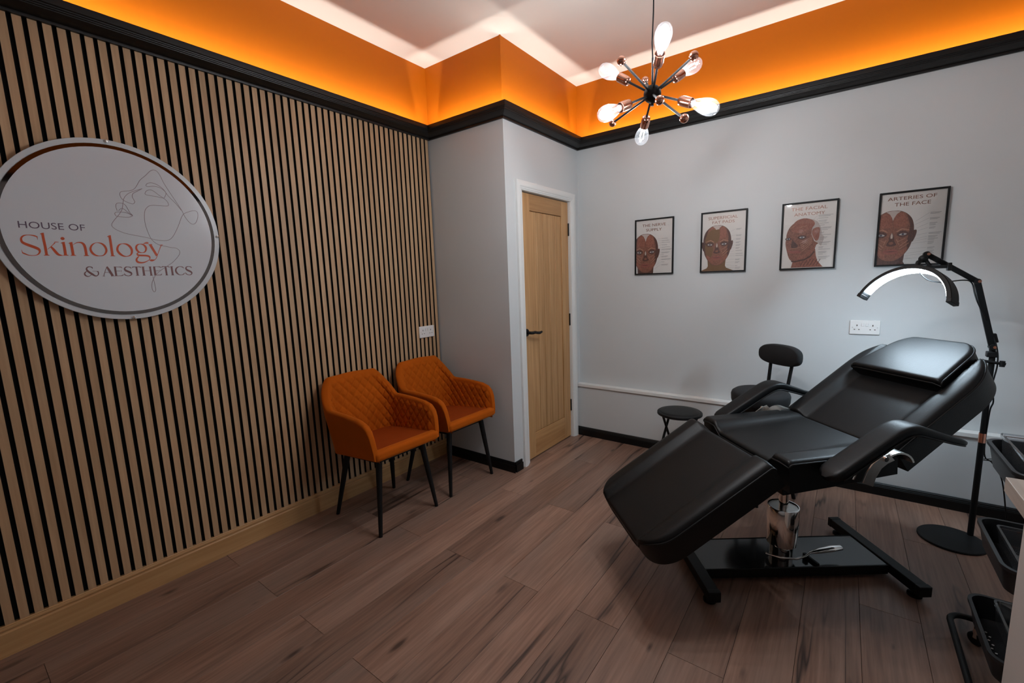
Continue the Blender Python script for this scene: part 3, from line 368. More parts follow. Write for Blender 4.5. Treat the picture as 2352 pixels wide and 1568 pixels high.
# ------------------------------------------------------------------ door
dr = empty('door_1', (XP, (YD0+YD1)/2, 0), 0, 'closed oak plank door with black lever handle in white frame', 'door', None, 'structure')
ox, oy = XP, (YD0+YD1)/2
def L(mb):           # world -> door-local
    mb.v = [(a-ox, b-oy, c) for a, b, c in mb.v]; return mb
xf = XP-.0193
L(MB().box(xf-.035, xf, YD0, YD0+.112, .01, ZD)).build('stile', M['doorv'], dr, 40, .0015)
L(MB().box(xf-.035, xf, YD1-.104, YD1, .01, ZD)).build('stile', M['doorv'], dr, 40, .0015)
L(MB().box(xf-.035, xf-.0004, YD0+.1124, YD1-.1044, 1.868, ZD)).build('rail', M['doorh'], dr, 40, .0015)
L(MB().box(xf-.035, xf-.0004, YD0+.1124, YD1-.1044, .01, .198)).build('rail', M['doorh'], dr, 40, .0015)
L(MB().box(xf-.03, xf-.011, YD0+.11, YD1-.10, .19, 1.88)).build('panel_core', M['groove'], dr, 0)
yb0, yb1 = YD0+.1124, YD1-.1044
for k in range(5):
    w_ = (yb1-yb0)/5
    L(MB().box(xf-.022, xf-.007, yb0+k*w_+.0022, yb0+(k+1)*w_-.0022, .201, 1.865)).build('board', M['doorv'], dr, 40, .003)
# lining, stop and architrave
L(MB().box(XP-.12, XP+.0005, YD0-.03, YD0-.003, 0, ZD+.005)).build('lining', M['white'], dr, 0)
L(MB().box(XP-.12, XP+.0005, YD1+.003, YD1+.03, 0, ZD+.005)).build('lining', M['white'], dr, 0)
L(MB().box(XP-.12, XP+.0005, YD0-.03, YD1+.03, ZD+.005, ZD+.03)).build('lining', M['white'], dr, 0)
AR = [(0, 0), (.006, 0), (.009, .003), (.009, .008), (.012, .012), (.013, .020), (.016, .024), (.0175, .030), (.0185, .055), (.016, .062), (0, .064)]   # (out, across from inner edge)
def arch(p0, p1, m0, m1, across, out=(1, 0, 0)):
    # p at inner edge, mitre factors m along run direction
    p0 = Vector(p0); p1 = Vector(p1); t = (p1-p0).normalized(); a = Vector(across); o = Vector(out)
    return MB().loft([[p0 + o*q + a*s + t*(-m0*s) for q, s in AR], [p1 + o*q + a*s + t*(m1*s) for q, s in AR]])
ya, yz, zt_ = YD0-.020, YD1+.006, ZD+.006
for args in (((XP, ya, 0), (XP, ya, zt_), 0, 1, (0, -1, 0)), ((XP, yz, 0), (XP, yz, zt_), 0, 1, (0, 1, 0)), ((XP, ya, zt_), (XP, yz, zt_), 1, 1, (0, 0, 1))):
    L(arch(*args)).build('architrave', M['white'], dr, 25)
for z in (1.77, 1.031, .286):
    h = L(MB().box(xf-.004, xf+.003, YD1-.004, YD1+.006, z-.05, z+.05).cyl((xf+.004, YD1+.002, z-.05), (xf+.004, YD1+.002, z+.05), .0055, n=10)); h.build('hinge', M['black'], dr, 40)
hd = L(MB().tube([(xf+.012, 2.957, .991), (xf+.050, 2.957, .991), (xf+.056, 2.967, .991), (xf+.056, 2.99, .993), (xf+.055, 3.02, .986), (xf+.053, 3.055, .981), (xf+.052, 3.085, .986)], [.012, .011, .011, .0105, .010, .0105, .008], 12)).build('handle', M['black'], dr)
rs = MB().lathe([(0, -.002), (.028, -.002), (.028, .007), (.024, .011), (0, .011)], (xf, 2.957, .991), (1, 0, 0), 28); L(rs).build('rose', M['black'], hd)
# a part's own child must keep its place: parent is unrotated at the door origin

# ------------------------------------------------------------------ sockets
def socket(loc, face, label):
    e = empty('wall_socket', loc, face, label, 'socket', 'double wall sockets')
    # local: x right along the wall, -y out of the wall, z up
    MB().box(-.073, .073, -.010, 0, -.043, .043).build('face_plate', M['plastic'], e, 40, .003)
    for s in (-1, 1):
        MB().box(s*.0105-.0065, s*.0105+.0065, -.0125, -.0095, .008, .027, Matrix.Rotation(R(4), 4, 'X')).build('rocker_switch', M['plastic'], e, 40, .001)
        for dx, dz, w_, h_ in ((0, .012, .0024, .005), (-.011, -.013, .0036, .0022), (.011, -.013, .0036, .0022)):
            MB().box(s*.038+dx-w_, s*.038+dx+w_, -.0103, -.006, dz-h_, dz+h_).build('pin_slot', M['pin'], e, 0)
        MB().cyl((s*.060, -.0108, 0), (s*.060, -.008, 0), .003, n=10).build('screw', M['steel'], e)
    return e
socket((2.650, YB, 1.022), 0, 'white double socket on the back wall above the treatment bed')
socket((0.0005, 2.595, 1.012), R(90), 'white double socket on the oak slats above the farther chair')
# ------------------------------------------------------------------ round wall sign
sg = empty('wall_sign', (.0, .892, 1.637), 0, 'round white clinic sign with mirrored ring and line-drawn face on the slats', 'sign')
RS = .373
def disc(r0, r1, x0, x1, n=96):
    prof = [(r0, x0), (r1, x0), (r1, x1), (r0, x1)] if r0 > 0 else [(0, x0), (r1, x0), (r1, x1), (0, x1)]
    if r0 > 0: prof.append(prof[0])
    return MB().lathe(prof, (0, 0, 0), (1, 0, 0), n)
disc(0, RS, .018, .028).build('backing_disc', M['acryl2'], sg, 35, .0015)
disc(.338, .3525, .0281, .0305).build('mirror_ring', M['mirror'], sg, 35)
disc(0, .3385, .0281, .0315).build('face_disc', M['acryl'], sg, 35)
for a in (0, 90, 180, 270):
    c = (0, .366*math.cos(R(a)), .366*math.sin(R(a)))
    sc = MB().cyl((.0, c[1], c[2]), (.032, c[1], c[2]), .0045, n=14).lathe([(.0065, .028), (.0065, .032), (.005, .035), (0, .036)], c, (1, 0, 0), 16)
    sc.build('standoff_screw', M['chrome'], sg)
XSF = .0318
sp = lambda y, z: (XSF, y*1e-4, z*1e-4)
mb = MB()
for i, s in enumerate(DATA['SK']): mb.strip(s, lambda y, z: (XSF+.00008*(i % 5), y*1e-4, z*1e-4))
mb.build('main_lettering', M['ink2'], sg, 0, fix=False)
mb = MB()
for i, s in enumerate(DATA['AE']): mb.strip(s, lambda y, z: (XSF+.00008*(i % 5), y*1e-4, z*1e-4))
mb.build('lower_lettering', M['ink3'], sg, 0, fix=False)
def catmull(P, n=5):
    out = []; P = [Vector(p) for p in P]; Q = [2*P[0]-P[1]] + P + [2*P[-1]-P[-2]]
    for i in range(len(P)-1):
        a, b, c, d = Q[i:i+4]
        for k in range(n):
            t = k/n; out.append(.5*((2*b)+(c-a)*t+(2*a-5*b+4*c-d)*t*t+(3*b-a-3*c+d)*t**3))
    out.append(P[-1]); return out
mb = MB()
for ln in DATA['LN']:
    P = catmull([(XSF-.0002, ln[2*i]*1e-4, ln[2*i+1]*1e-4) for i in range(len(ln)//2)], 4)
    mb.tube(P, .0010, 6)
mb.build('face_line_drawing', M['ink4'], sg, 60)
def text_mesh(body, size, cx=None, x0=None, width=None, z=0, height=None, font_off=0, spacing=1.0):
    """text as a flat mesh in a local (x right, z up) plane"""
    cu = bpy.data.curves.new('txt', 'FONT'); cu.body = body; cu.size = size; cu.offset = font_off; cu.space_character = spacing; cu.resolution_u = 4
    o = bpy.data.objects.new('txt', cu); col.objects.link(o); bpy.context.view_layer.update()
    me = bpy.data.meshes.new_from_object(o.evaluated_get(bpy.context.evaluated_depsgraph_get()))
    V = np.array([v.co[:] for v in me.vertices]); F = [list(p.vertices) for p in me.polygons]
    bpy.data.objects.remove(o); bpy.data.curves.remove(cu); bpy.data.meshes.remove(me)
    lo, hi = V.min(0), V.max(0); sx = sy = 1
    if height: sy = height/(hi[1]-lo[1]); sx = sy
    if width: sx = width/(hi[0]-lo[0])
    X = (V[:, 0]-lo[0])*sx; Z = (V[:, 1]-lo[1])*sy
    X += (x0 if x0 is not None else cx-(hi[0]-lo[0])*sx/2)
    return X, Z+z, F
X, Z, F = text_mesh('HOUSE OF', .03, x0=-.2925, width=.183, z=-.0042, height=.0252)
MB().add([(XSF, a, b) for a, b in zip(X, Z)], F).build('upper_lettering', M['ink1'], sg, 0, fix=False)

# ------------------------------------------------------------------ framed anatomy posters
def skinmat(name, c0, c1, sc=40):
    m = mat(name, c0, .55); nt = m.node_tree; b = nt.nodes['Principled BSDF']
    tc = nt.nodes.new('ShaderNodeTexCoord'); mp = nt.nodes.new('ShaderNodeMapping'); mp.inputs['Scale'].default_value = (1, 1, .5)
    n = nt.nodes.new('ShaderNodeTexNoise'); n.inputs['Scale'].default_value = sc*5; n.inputs['Detail'].default_value = 5; n.inputs['Distortion'].default_value = .6
    rp = nt.nodes.new('ShaderNodeValToRGB'); rp.color_ramp.elements[0].position = .22; rp.color_ramp.elements[1].position = .8; rp.color_ramp.elements[0].color = c0; rp.color_ramp.elements[1].color = c1
    nt.links.new(tc.outputs['Object'], mp.inputs[0]); nt.links.new(mp.outputs[0], n.inputs['Vector']); nt.links.new(n.outputs[0], rp.inputs[0]); nt.links.new(rp.outputs[0], b.inputs['Base Color']); return m
SKN = dict(base=skinmat('printed_muscle', lin(104, 62, 50), lin(170, 112, 90)), dark=skinmat('printed_muscle_dark', lin(70, 44, 40), lin(112, 72, 60)), red=skinmat('printed_muscle_red', lin(122, 70, 57), lin(180, 114, 92)),
           ochre=mat('printed_fat_pad', lin(124, 88, 54), .55, var=.08, vscale=60), bone=mat('printed_bone', lin(205, 186, 172), .55), eye=mat('printed_eye_white', lin(190, 184, 182), .5), iris=mat('printed_iris', lin(84, 90, 106), .5),
           lip=skinmat('printed_lip', lin(140, 78, 68), lin(170, 100, 86)), line=mat('printed_dark_line', lin(52, 34, 32), .55), tendon=skinmat('printed_tendon', lin(166, 114, 92), lin(198, 146, 120)), pale=mat('printed_pale_scalp', lin(196, 180, 172), .55))
def clip(pts, x0, x1, z0, z1):
    def half(P, f, inter):
        out = []
        for i in range(len(P)):
            a, b = P[i-1], P[i]
            if f(b):
                if not f(a): out.append(inter(a, b))
                out.append(b)
            elif f(a): out.append(inter(a, b))
        return out
    for ax, lim, sgn in ((0, x0, 1), (0, x1, -1), (1, z0, 1), (1, z1, -1)):
        if not pts: return []
        pts = half(pts, lambda p: sgn*(p[ax]-lim) >= 0, lambda a, b: tuple(a[k]+(b[k]-a[k])*((lim-a[ax])/(b[ax]-a[ax])) for k in (0, 1)))
    return pts
PWD, PHT, FB = .2965, .418, .0095
class Print:
    def __init__(s, e): s.e = e; s.layer = 0
    def put(s, name, polys, m):
        s.layer += 1; mb = MB(); fine = name in ('pointer_lines', 'caption_lines')
        for i, P in enumerate(polys):
            yy = -.0085 - .00004*s.layer - (0 if fine else .00001*i)
            P = clip([tuple(p) for p in P], FB, PWD-FB, FB, PHT-FB)
            if len(P) > 2:
                mb.poly(P, lambda x, z: (x, yy, z))
                if not fine: mb.build(name, m, s.e, 0, fix=False); mb = MB()
        if mb.f: mb.build(name, m, s.e, 0, fix=False)['kind'] = 'stuff'   # print too small to pick apart
    def raw(s, name, X, Z, F, m):
        s.layer += 1; yy = -.0085 - .00004*s.layer
        return MB().add([(a, yy, b) for a, b in zip(X, Z)], F).build(name, m, s.e, 0, fix=False)
def smooth2(P, n=4, closed=True):
    P = [Vector((a, b, 0)) for a, b in P]; m = len(P); out = []
    for i in range(m):
        a, b, c, d = P[i-1], P[i], P[(i+1) % m], P[(i+2) % m]
        for k in range(n):
            t = k/n; q = .5*((2*b)+(c-a)*t+(2*a-5*b+4*c-d)*t*t+(3*b-a-3*c+d)*t**3); out.append((q.x, q.y))
    return out
def seg(x0, z0, x1, z1, w_):
    t = Vector((x1-x0, z1-z0)).normalized(); n = Vector((-t.y, t.x))*w_/2
    return [(x0+n.x, z0+n.y), (x1+n.x, z1+n.y), (x1-n.x, z1-n.y), (x0-n.x, z0-n.y)]
def oval(cx, cz, a, b, n=20, rot=0):
    return [(cx+a*math.cos(q)*math.cos(rot)-b*math.sin(q)*math.sin(rot), cz+a*math.cos(q)*math.sin(rot)+b*math.sin(q)*math.cos(rot)) for q in (2*math.pi*k/n for k in range(n))]
def poster(x, label):
    e = empty('framed_poster', (x, YB, 1.384), 0, label, 'poster', 'framed anatomy posters')
    MB().box(FB*.6, PWD-FB*.6, -.0085, -.003, FB*.6, PHT-FB*.6).build('print', M['paper'], e, 0)
    for a in ((0, FB, 0, PHT), (PWD-FB, PWD, 0, PHT), (FB, PWD-FB, 0, FB), (FB, PWD-FB, PHT-FB, PHT)):
        MB().box(a[0], a[1], -.019, -.001, a[2], a[3]).build('frame_bar', M['black'], e, 40, .0012)
    MB().box(FB*.7, PWD-FB*.7, -.0135, -.0122, FB*.7, PHT-FB*.7).build('glass_pane', M['pane'], e, 0)
    return e
def title(pr, rows):
    for body, x0, x1, z, h in rows:
        X, Z, F = text_mesh(body, .03, x0=x0, width=x1-x0, z=z, height=h, font_off=0); pr.raw('title', X, Z, F, M['foil'])
def captions(pr, rows):
    rnd = random.Random(len(rows)); P = []; Q = []
    for (fx, fz, lx, lz, n, wd) in rows:
        P.append(seg(fx, fz, lx-.004, lz, .0007))
        for k in range(n): Q.append([(lx, lz+.0012-k*.0062), (lx+wd*(1-.35*k*rnd.random()), lz+.0012-k*.0062), (lx+wd*(1-.35*k*rnd.random()), lz-.0008-k*.0062), (lx, lz-.0008-k*.0062)])
    pr.put('pointer_lines', P, M['capt']); pr.put('caption_lines', Q, M['capt'])
def front_face(pr, cx, ez, k=1.0, fat=False):
    """frontal flayed head; ez is the eye line, k scales the 93 mm half width"""
    f = lambda pts: [(cx+a*.093*k, ez+b*.093*k) for a, b in pts]
    mir = lambda pts: [(-a, b) for a, b in pts]
    neck = [(-.66, -1.1), (-.62, -1.62), (-.70, -1.78), (-1.2, -2.0), (1.2, -2.0), (.70, -1.78), (.62, -1.62), (.66, -1.1)]
    pr.put('printed_neck', [f(neck)], SKN['dark'] if not fat else SKN['ochre'])
    ear = [(.93, .12), (1.03, .22), (1.12, .2), (1.12, .0), (1.06, -.25), (.98, -.45), (.9, -.42)]
    pr.put('printed_ears', [smooth2(f(ear), 3), smooth2(f(mir(ear)), 3)], SKN['dark'])
    half = [(0, 1.42), (.32, 1.38), (.62, 1.2), (.85, .9), (.965, .5), (.985, .1), (.95, -.35), (.86, -.75), (.7, -1.08), (.5, -1.36), (.28, -1.53), (0, -1.58)]
    head = smooth2(f(half + mir(half[1:-1])[::-1]), 3)
    pr.put('printed_head_outline', [[(cx+(a-cx)*1.012, ez+(b-ez)*1.008) for a, b in head]], SKN['line']); pr.put('printed_head', [head], SKN['base'])
    side = [(.62, 1.2), (.85, .9), (.965, .5), (.985, .1), (.95, -.35), (.86, -.75), (.74, -.95), (.72, -.4), (.78, .1), (.8, .55), (.7, .9)]
    pr.put('printed_temples', [f(side), f(mir(side))], SKN['dark'])
    pr.put('printed_forehead', [smooth2(f([(.06, .5), (.06, 1.0), (.2, 1.25), (.42, 1.25), (.62, .95), (.66, .6), (.5, .42), (.2, .4)]), 3), smooth2(f(mir([(.06, .5), (.06, 1.0), (.2, 1.25), (.42, 1.25), (.62, .95), (.66, .6), (.5, .42), (.2, .4)])), 3)], SKN['red'])
    pr.put('printed_scalp', [f([(-.34, 1.37), (0, 1.42), (.34, 1.37), (.16, 1.22), (.05, 1.0), (0, .82), (-.05, 1.0), (-.16, 1.22)])], SKN['pale'])
    if fat: pr.put('printed_fat_pads', [smooth2(f([(-.05, 1.1), (-.3, 1.15), (-.62, .95), (-.82, .55), (-.85, .15), (-.5, .22), (-.2, .1), (.06, .2), (.17, .5), (.17, 1.1)]), 2), smooth2(f([(-.85, .05), (-.84, -.5), (-.7, -1.0), (-.42, -.95), (-.3, -.55), (-.28, -.2), (-.55, -.16)]), 2)], SKN['ochre'])
    for s in (-1, 1):
        g = (lambda pts: pts) if s > 0 else mir
        pr.put('printed_eye_socket', [smooth2(f(g([(.22, .02), (.4, .2), (.66, .17), (.8, .02), (.66, -.12), (.42, -.16)])), 3)], SKN['dark'])
        pr.put('printed_eye', [smooth2(f(g([(.33, -.015), (.43, .055), (.58, .065), (.69, .015), (.58, -.05), (.43, -.055)])), 3)], SKN['eye'])
        pr.put('printed_iris', [oval(cx+s*.51*.093*k, ez+.005*k*.093, .0058*k, .0055*k)], SKN['iris'])
        pr.put('printed_pupil', [oval(cx+s*.51*.093*k, ez+.005*k*.093, .0028*k, .0028*k)], SKN['line'])
        pr.put('printed_brow', [f(g([(.2, .2), (.45, .36), (.78, .26), (.82, .2), (.46, .29), (.22, .14)]))], SKN['tendon'])
        if not (fat and s < 0):
            pr.put('printed_cheek_tendons', [seg(*f(g([(.3, -.42)]))[0], *f(g([(.68, -.22)]))[0], .0028), seg(*f(g([(.38, -.72)]))[0], *f(g([(.76, -.36)]))[0], .0035), seg(*f(g([(.42, -.86)]))[0], *f(g([(.82, -.52)]))[0], .0028), seg(*f(g([(.36, -.6)]))[0], *f(g([(.24, -.28)]))[0], .0026)], SKN['tendon'])
        pr.put('printed_jaw_muscle', [smooth2(f(g([(.44, -.98), (.6, -.85), (.78, -.78), (.66, -1.06), (.44, -1.3), (.26, -1.42), (.3, -1.2)])), 2)], SKN['red'])
    pr.put('printed_nose', [smooth2(f([(0, .12), (.1, -.1), (.15, -.4), (.24, -.6), (.1, -.68), (-.1, -.68), (-.24, -.6), (-.15, -.4), (-.1, -.1)]), 3)], SKN['dark'])
    pr.put('printed_nose_bone', [f([(0, .12), (.055, -.05), (.045, -.22), (-.045, -.22), (-.055, -.05)])], SKN['bone'])
    pr.put('printed_nose_tip', [oval(cx, ez-.5*.093*k, .010*k, .008*k)], SKN['base'])
    pr.put('printed_lips', [smooth2(f([(-.38, -1.0), (-.12, -.86), (0, -.9), (.12, -.86), (.38, -1.0), (.2, -1.16), (-.2, -1.16)]), 3)], SKN['lip'])
    pr.put('printed_mouth_line', [f([(-.38, -1.0), (0, -.985), (.38, -1.0), (0, -1.02)])], SKN['line'])
p1 = poster(1.1985, 'framed poster titled the nerve supply, nearest the door'); q = Print(p1)
front_face(q, .083, .169, 1.05)
title(q, [('THE NERVE', .057, .236, .3600, .0200), ('SUPPLY', .087, .207, .3275-.002, .0195)])
captions(q, [(.176, .262, .206, .265, 1, .048), (.18, .25, .206, .249, 1, .058), (.182, .232, .206, .235, 1, .062), (.184, .216, .206, .2165, 1, .044), (.186, .20, .206, .200, 1, .062), (.188, .19, .206, .186, 2, .076), (.19, .166, .206, .1635, 2, .062), (.188, .148, .206, .1465, 1, .02), (.186, .12, .206, .133, 2, .05), (.17, .075, .206, .113, 2, .072), (.165, .065, .206, .091, 1, .023), (.155, .04, .206, .073, 2, .052)])
p2 = poster(1.687, 'framed poster titled superficial fat pads, half the face ochre'); q = Print(p2)
front_face(q, .1085, .193, .985, True)
title(q, [('SUPERFICIAL', .0475, .237, .3636, .0200), ('FAT PADS', .075, .217, .3345, .0190)])
captions(q, [(.197, .275, .229, .290, 2, .034), (.201, .245, .229, .248, 2, .034), (.202, .216, .229, .224, 2, .030), (.203, .203, .229, .201, 2, .030), (.205, .178, .229, .183, 2, .030), (.204, .165, .229, .163, 2, .026), (.2, .14, .229, .142, 1, .040), (.195, .122, .229, .123, 1, .046), (.19, .108, .229, .110, 1, .046), (.18, .085, .229, .086, 2, .030), (.172, .066, .229, .067, 2, .028), (.17, .05, .229, .041, 1, .015), (.175, .03, .229, .029, 2, .034)])
p4 = poster(2.670, 'framed poster titled arteries of the face, behind the lamp arm'); q = Print(p4)
front_face(q, .0690, .179, 1.02)
title(q, [('ARTERIES OF', .038, .246, .3700, .0190), ('THE FACE', .0705, .224, .3365, .0195)])
captions(q, [(.166, .245, .226, .288, 2, .045), (.166, .228, .226, .258, 2, .040), (.167, .205, .226, .232, 3, .032), (.172, .190, .226, .208, 2, .026), (.17, .168, .226, .179, 2, .052), (.168, .147, .226, .161, 2, .038), (.165, .137, .226, .147, 2, .040), (.16, .125, .226, .131, 3, .026), (.148, .096, .226, .099, 2, .03), (.14, .07, .226, .082, 2, .03), (.13, .058, .226, .066, 2, .03), (.125, .04, .226, .045, 2, .03)])
p3 = poster(2.1838, 'framed poster titled the facial anatomy, head turned three-quarters'); q = Print(p3)
D3 = {k: [(v[2*i]*1e-4, v[2*i+1]*1e-4) for i in range(len(v)//2)] for k, v in DATA['P3'].items()}
q.put('printed_neck', [[(.064, .012), (.072, .05), (.08, .09), (.19, .125), (.195, .085), (.205, .05), (.235, .012)]], SKN['red'])
q.put('printed_neck_strands', [seg(.115+.017*i, .022, .135+.017*i, .062, .003) for i in range(6)], SKN['dark'])
q.put('printed_head', [smooth2(D3['head'], 2)], SKN['base'])
q.put('printed_scalp', [D3['cap']], SKN['pale'])
q.put('printed_temple', [smooth2(D3['temple'], 2)], SKN['red'])
jw = D3['head'][12:18]; q.put('printed_jaw_shadow', [jw + [(a+.002, b-.009) for a, b in jw[::-1]]], SKN['dark'])
q.put('printed_forehead', [smooth2([(.055, .25), (.075, .30), (.12, .318), (.165, .305), (.18, .28), (.165, .255), (.12, .235), (.08, .23)], 3)], SKN['red'])
for n_, sc in (('eyeL', .8), ('eyeR', 1.1)):
    ex, ez = D3[n_][0]
    q.put('printed_eye_socket', [oval(ex, ez, .022*sc, .012*sc)], SKN['dark']); q.put('printed_eye', [oval(ex, ez, .013*sc, .0045*sc)], SKN['eye']); q.put('printed_iris', [oval(ex, ez, .0045, .0045)], SKN['iris']); q.put('printed_pupil', [oval(ex, ez, .002, .002)], SKN['line'])
q.put('printed_nose', [smooth2(D3['nose'], 2)], SKN['dark'])
q.put('printed_lips', [smooth2(D3['lips'], 2)], SKN['lip'])
ex, ez = D3['eyeR'][0]
q.put('printed_tendons', [seg(ex+.055, ez+.0-i*.009, ex-.01+.004*i, ez-.038-.012*i, .003) for i in range(5)] + [seg(.05, .262, .075, .275, .003), seg(.10, .262, .14, .272, .003), seg(.045, .132, .11, .137, .002)], SKN['tendon'])
q.put('printed_jaw_muscle', [smooth2([(.125, .09), (.165, .12), (.19, .15), (.175, .105), (.135, .075), (.10, .06), (.095, .075)], 2)], SKN['red'])
title(q, [('THE FACIAL', .050, .241, .3670, .0200), ('ANATOMY', .067, .229, .3335, .0190)])
rows = [(.165, .30, .197, .328, 2, .075), (.185, .28, .197, .310, 1, .05), (.19, .27, .197, .296, 2, .046), (.2, .26, .203, .279, 1, .048)]
z = .268
for i in range(15): rows.append((.203, z, .207, z, 1 + (i*7) % 2, .024+.018*((i*5) % 3))); z -= .0148
captions(q, rows)
# ------------------------------------------------------------------ quilted armchairs
def smoothstep(x, a, b):
    t = np.clip((x-a)/(b-a), 0, 1); return t*t*(3-2*t)
def chair_shell():
    f, rc0 = .262, .088
    NS = 171
    Ls, La, Lb = .414, .138, .147; LT = Ls+La+Lb
    l_half = np.concatenate([np.linspace(0, .06, 14)[:-1], np.linspace(.06, LT, NS-13)])
    ls = np.concatenate([l_half, 2*LT - l_half[::-1][1:]])
    def plan(l, wd, b, rc):
        flip = l > LT; q = 2*LT-l if flip else l
        lsx = f-(b+rc)
        if q <= Ls: x, y = f-lsx*q/Ls, -wd
        elif q <= Ls+La:
            a = (q-Ls)/La*math.pi/2; x, y = b+rc-rc*math.sin(a), -wd+rc-rc*math.cos(a)
        else: x, y = b, (-wd+rc)*(1-(q-Ls-La)/Lb)
        return (x, -y if flip else y)
    def H(q):
        h = np.interp(q, [0, .006, .014, .03, .06, .11, .20, .30], [.505, .545, .585, .620, .646, .661, .668, .672])
        return h + (.55*smoothstep(q, .375, .56)+.45*np.clip((q-.40)/.135, 0, 1))*.166 + .006*smoothstep(q, .56, .69)
    wd = lambda z: .222+.024*np.clip((z-.42)/.22, 0, 1)
    bk = lambda z: -.205-.072*np.clip((z-.42)/.42, -.2, 1.05)
    zb = lambda x: .452-(.262-x)/.5*.055
    t = .038; rr = .017; NI, NR, NO = 66, 8, 12
    loops = []
    for l in ls:
        q = min(l, 2*LT-l); h = float(H(q)); tt = t*(.75+.25*min(1, q/.05)); loop = []
        z0 = .43
        zi = np.linspace(z0, h-rr, NI)
        for z in zi:
            sgm = l-LT
            A = sgm/.062 + (z-.45)/.070; B = sgm/.062 - (z-.45)/.070
            fade = float(np.clip((h-.018-z)/.02, 0, 1)*np.clip((q-.02)/.03, 0, 1))
            bulge = .0085*(1-math.exp(-abs(A-round(A))/.09))*(1-math.exp(-abs(B-round(B))/.09))*fade
            off = tt+bulge; x, y = plan(l, wd(z)-off, bk(z)+off, max(rc0-off*.5, .045)); loop.append((x, y, z))
        for k in range(1, NR):
            a = math.pi*k/NR; off = tt/2+tt/2*math.cos(a); z = h-rr+rr*math.sin(a)
            x, y = plan(l, wd(z)-off, bk(z)+off, max(rc0-off*.5, .045)); loop.append((x, y, z))
        for z in np.linspace(h-rr, 0, NO):
            pass
        xb, _ = plan(l, wd(.44), bk(.44), rc0); zlow = float(zb(xb))
        for z in np.linspace(h-rr, zlow, NO):
            x, y = plan(l, wd(z), bk(z), rc0); loop.append((x, y, z))
        x, y = plan(l, wd(zlow)-.03, bk(zlow)+.03, rc0-.01); loop.append((x, y, zlow-.006))
        loops.append(loop)
    return MB().loft(loops, closed=True, caps=True)
def make_chair(label):
    e = empty('armchair', (0, 0, 0), 0, label, 'armchair', 'quilted waiting chairs')
    chair_shell().build('quilted_shell', M['velvet'], e, 60)
    tilt = Matrix.Translation((.26, 0, .45)) @ Matrix.Rotation(R(-5), 4, 'Y') @ Matrix.Translation((-.26, 0, -.45))
    MB().box(-.185, .240, -.205, .205, .447, .496, tilt).build('seat_cushion', M['velvet_shaded'], e, 40, .016, 4)
    MB().box(.216, .272, -.2215, .2215, .440, .498).build('front_roll', M['velvet'], e, 40, .021, 6)
    MB().box(-.165, .232, -.195, .195, .428, .45, tilt).build('seat_base', M['velvet'], e, 40, .01, 3)
    MB().box(-.12, .17, -.15, .15, .400, .428, tilt).build('under_frame', M['black'], e, 40, .003)
    for sx in (1, -1):
        for sy in (1, -1):
            top = (.185, sy*.150, .430) if sx > 0 else (-.125, sy*.150, .400); ft = (.226, sy*.204, 0) if sx > 0 else (-.206, sy*.206, 0)
            MB().tube([top, ft], [.0185, .0105], 14).build('leg', M['black'], e)
    return e
c1 = make_chair('rust velvet quilted armchair nearer the round sign'); c1.location = (.336, 1.887, 0); c1.rotation_euler.z = R(-1.5)
c2 = copy_tree(c1); c2['label'] = 'rust velvet quilted armchair beside the grey pier'; c2.location = (.336, 2.428, 0); c2.rotation_euler.z = R(-1)

# ------------------------------------------------------------------ sputnik pendant
HUB = Vector((1.8668, 2.2023, 2.1005))
ch = empty('pendant_light', (HUB.x, HUB.y, ZCE), 0, 'black and copper sputnik pendant with six filament bulbs', 'pendant')
hz = HUB.z-ZCE
def P3(v): return Vector((v[0], v[1], v[2]+hz))
MB().sphere((0, 0, hz), .0345, 28).build('hub', M['black'], ch, 60)
MB().cyl((0, 0, hz-.045), (0, 0, hz-.03), .006).build('hub_nut', M['black'], ch)
MB().cyl((0, 0, hz+.03), (0, 0, hz+.135), .0042, n=12).build('stem', M['black'], ch)
MB().tube([(0, 0, hz+.13), (-.004, .002, hz+.19), (.001, 0, hz+.30), (.002, 0, hz+.5), (0, 0, -.01)], .0028, 8).build('cord', M['black'], ch)
MB().lathe([(0, -.03), (.05, -.03), (.055, -.02), (.055, 0), (0, 0)], n=28).build('ceiling_rose', M['black'], ch)
BD = [(.433, -.813, .389), (.402, .739, .54), (.876, -.181, -.447), (-.474, .807, -.352), (-.376, -.831, -.411), (-.801, .105, .589)]
for b in BD:
    v = Vector(b).normalized(); o = Vector((0, 0, hz))
    MB().cyl(o+v*.03, o+v*.136, .0044, n=12).build('arm', M['black'], ch)
    s = MB().lathe([(.004, .130), (.013, .131), (.0175, .137), (.019, .15), (.019, .186), (.0165, .186), (.0165, .16)], o, v, 24).build('lamp_socket', M['copper'], ch, 50)
    g = MB().lathe([(.0125, .178), (.0135, .190), (.016, .200), (.021, .215), (.026, .232), (.0295, .250), (.0305, .264), (.028, .279), (.0215, .291), (.012, .298), (.0, .300)], o, v, 28).build('bulb', M['bulbglass'], ch, 80)
    fl_ = MB(); e1 = v.orthogonal().normalized(); e2 = v.cross(e1)
    for k in range(4):
        a = math.pi/2*k; p = e1*math.cos(a)+e2*math.sin(a)
        fl_.tube([o+v*.208+p*.006, o+v*.262+p*.011], .0016, 6)
    fl_.build('filament', M['filament'], g, 60)
    MB().lathe([(0, .182), (.012, .182), (.012, .196), (.004, .202), (.003, .215), (0, .216)], o, v, 16).build('bulb_cap', M['steel'], g)
    ld = bpy.data.lights.new('bulb_glow', 'POINT'); ld.energy = BULB; ld.shadow_soft_size = .018; ld.color = (.92, .96, 1)
    lo = bpy.data.objects.new('bulb_glow', ld); col.objects.link(lo); lo.parent = ch; lo.location = o+v*.238
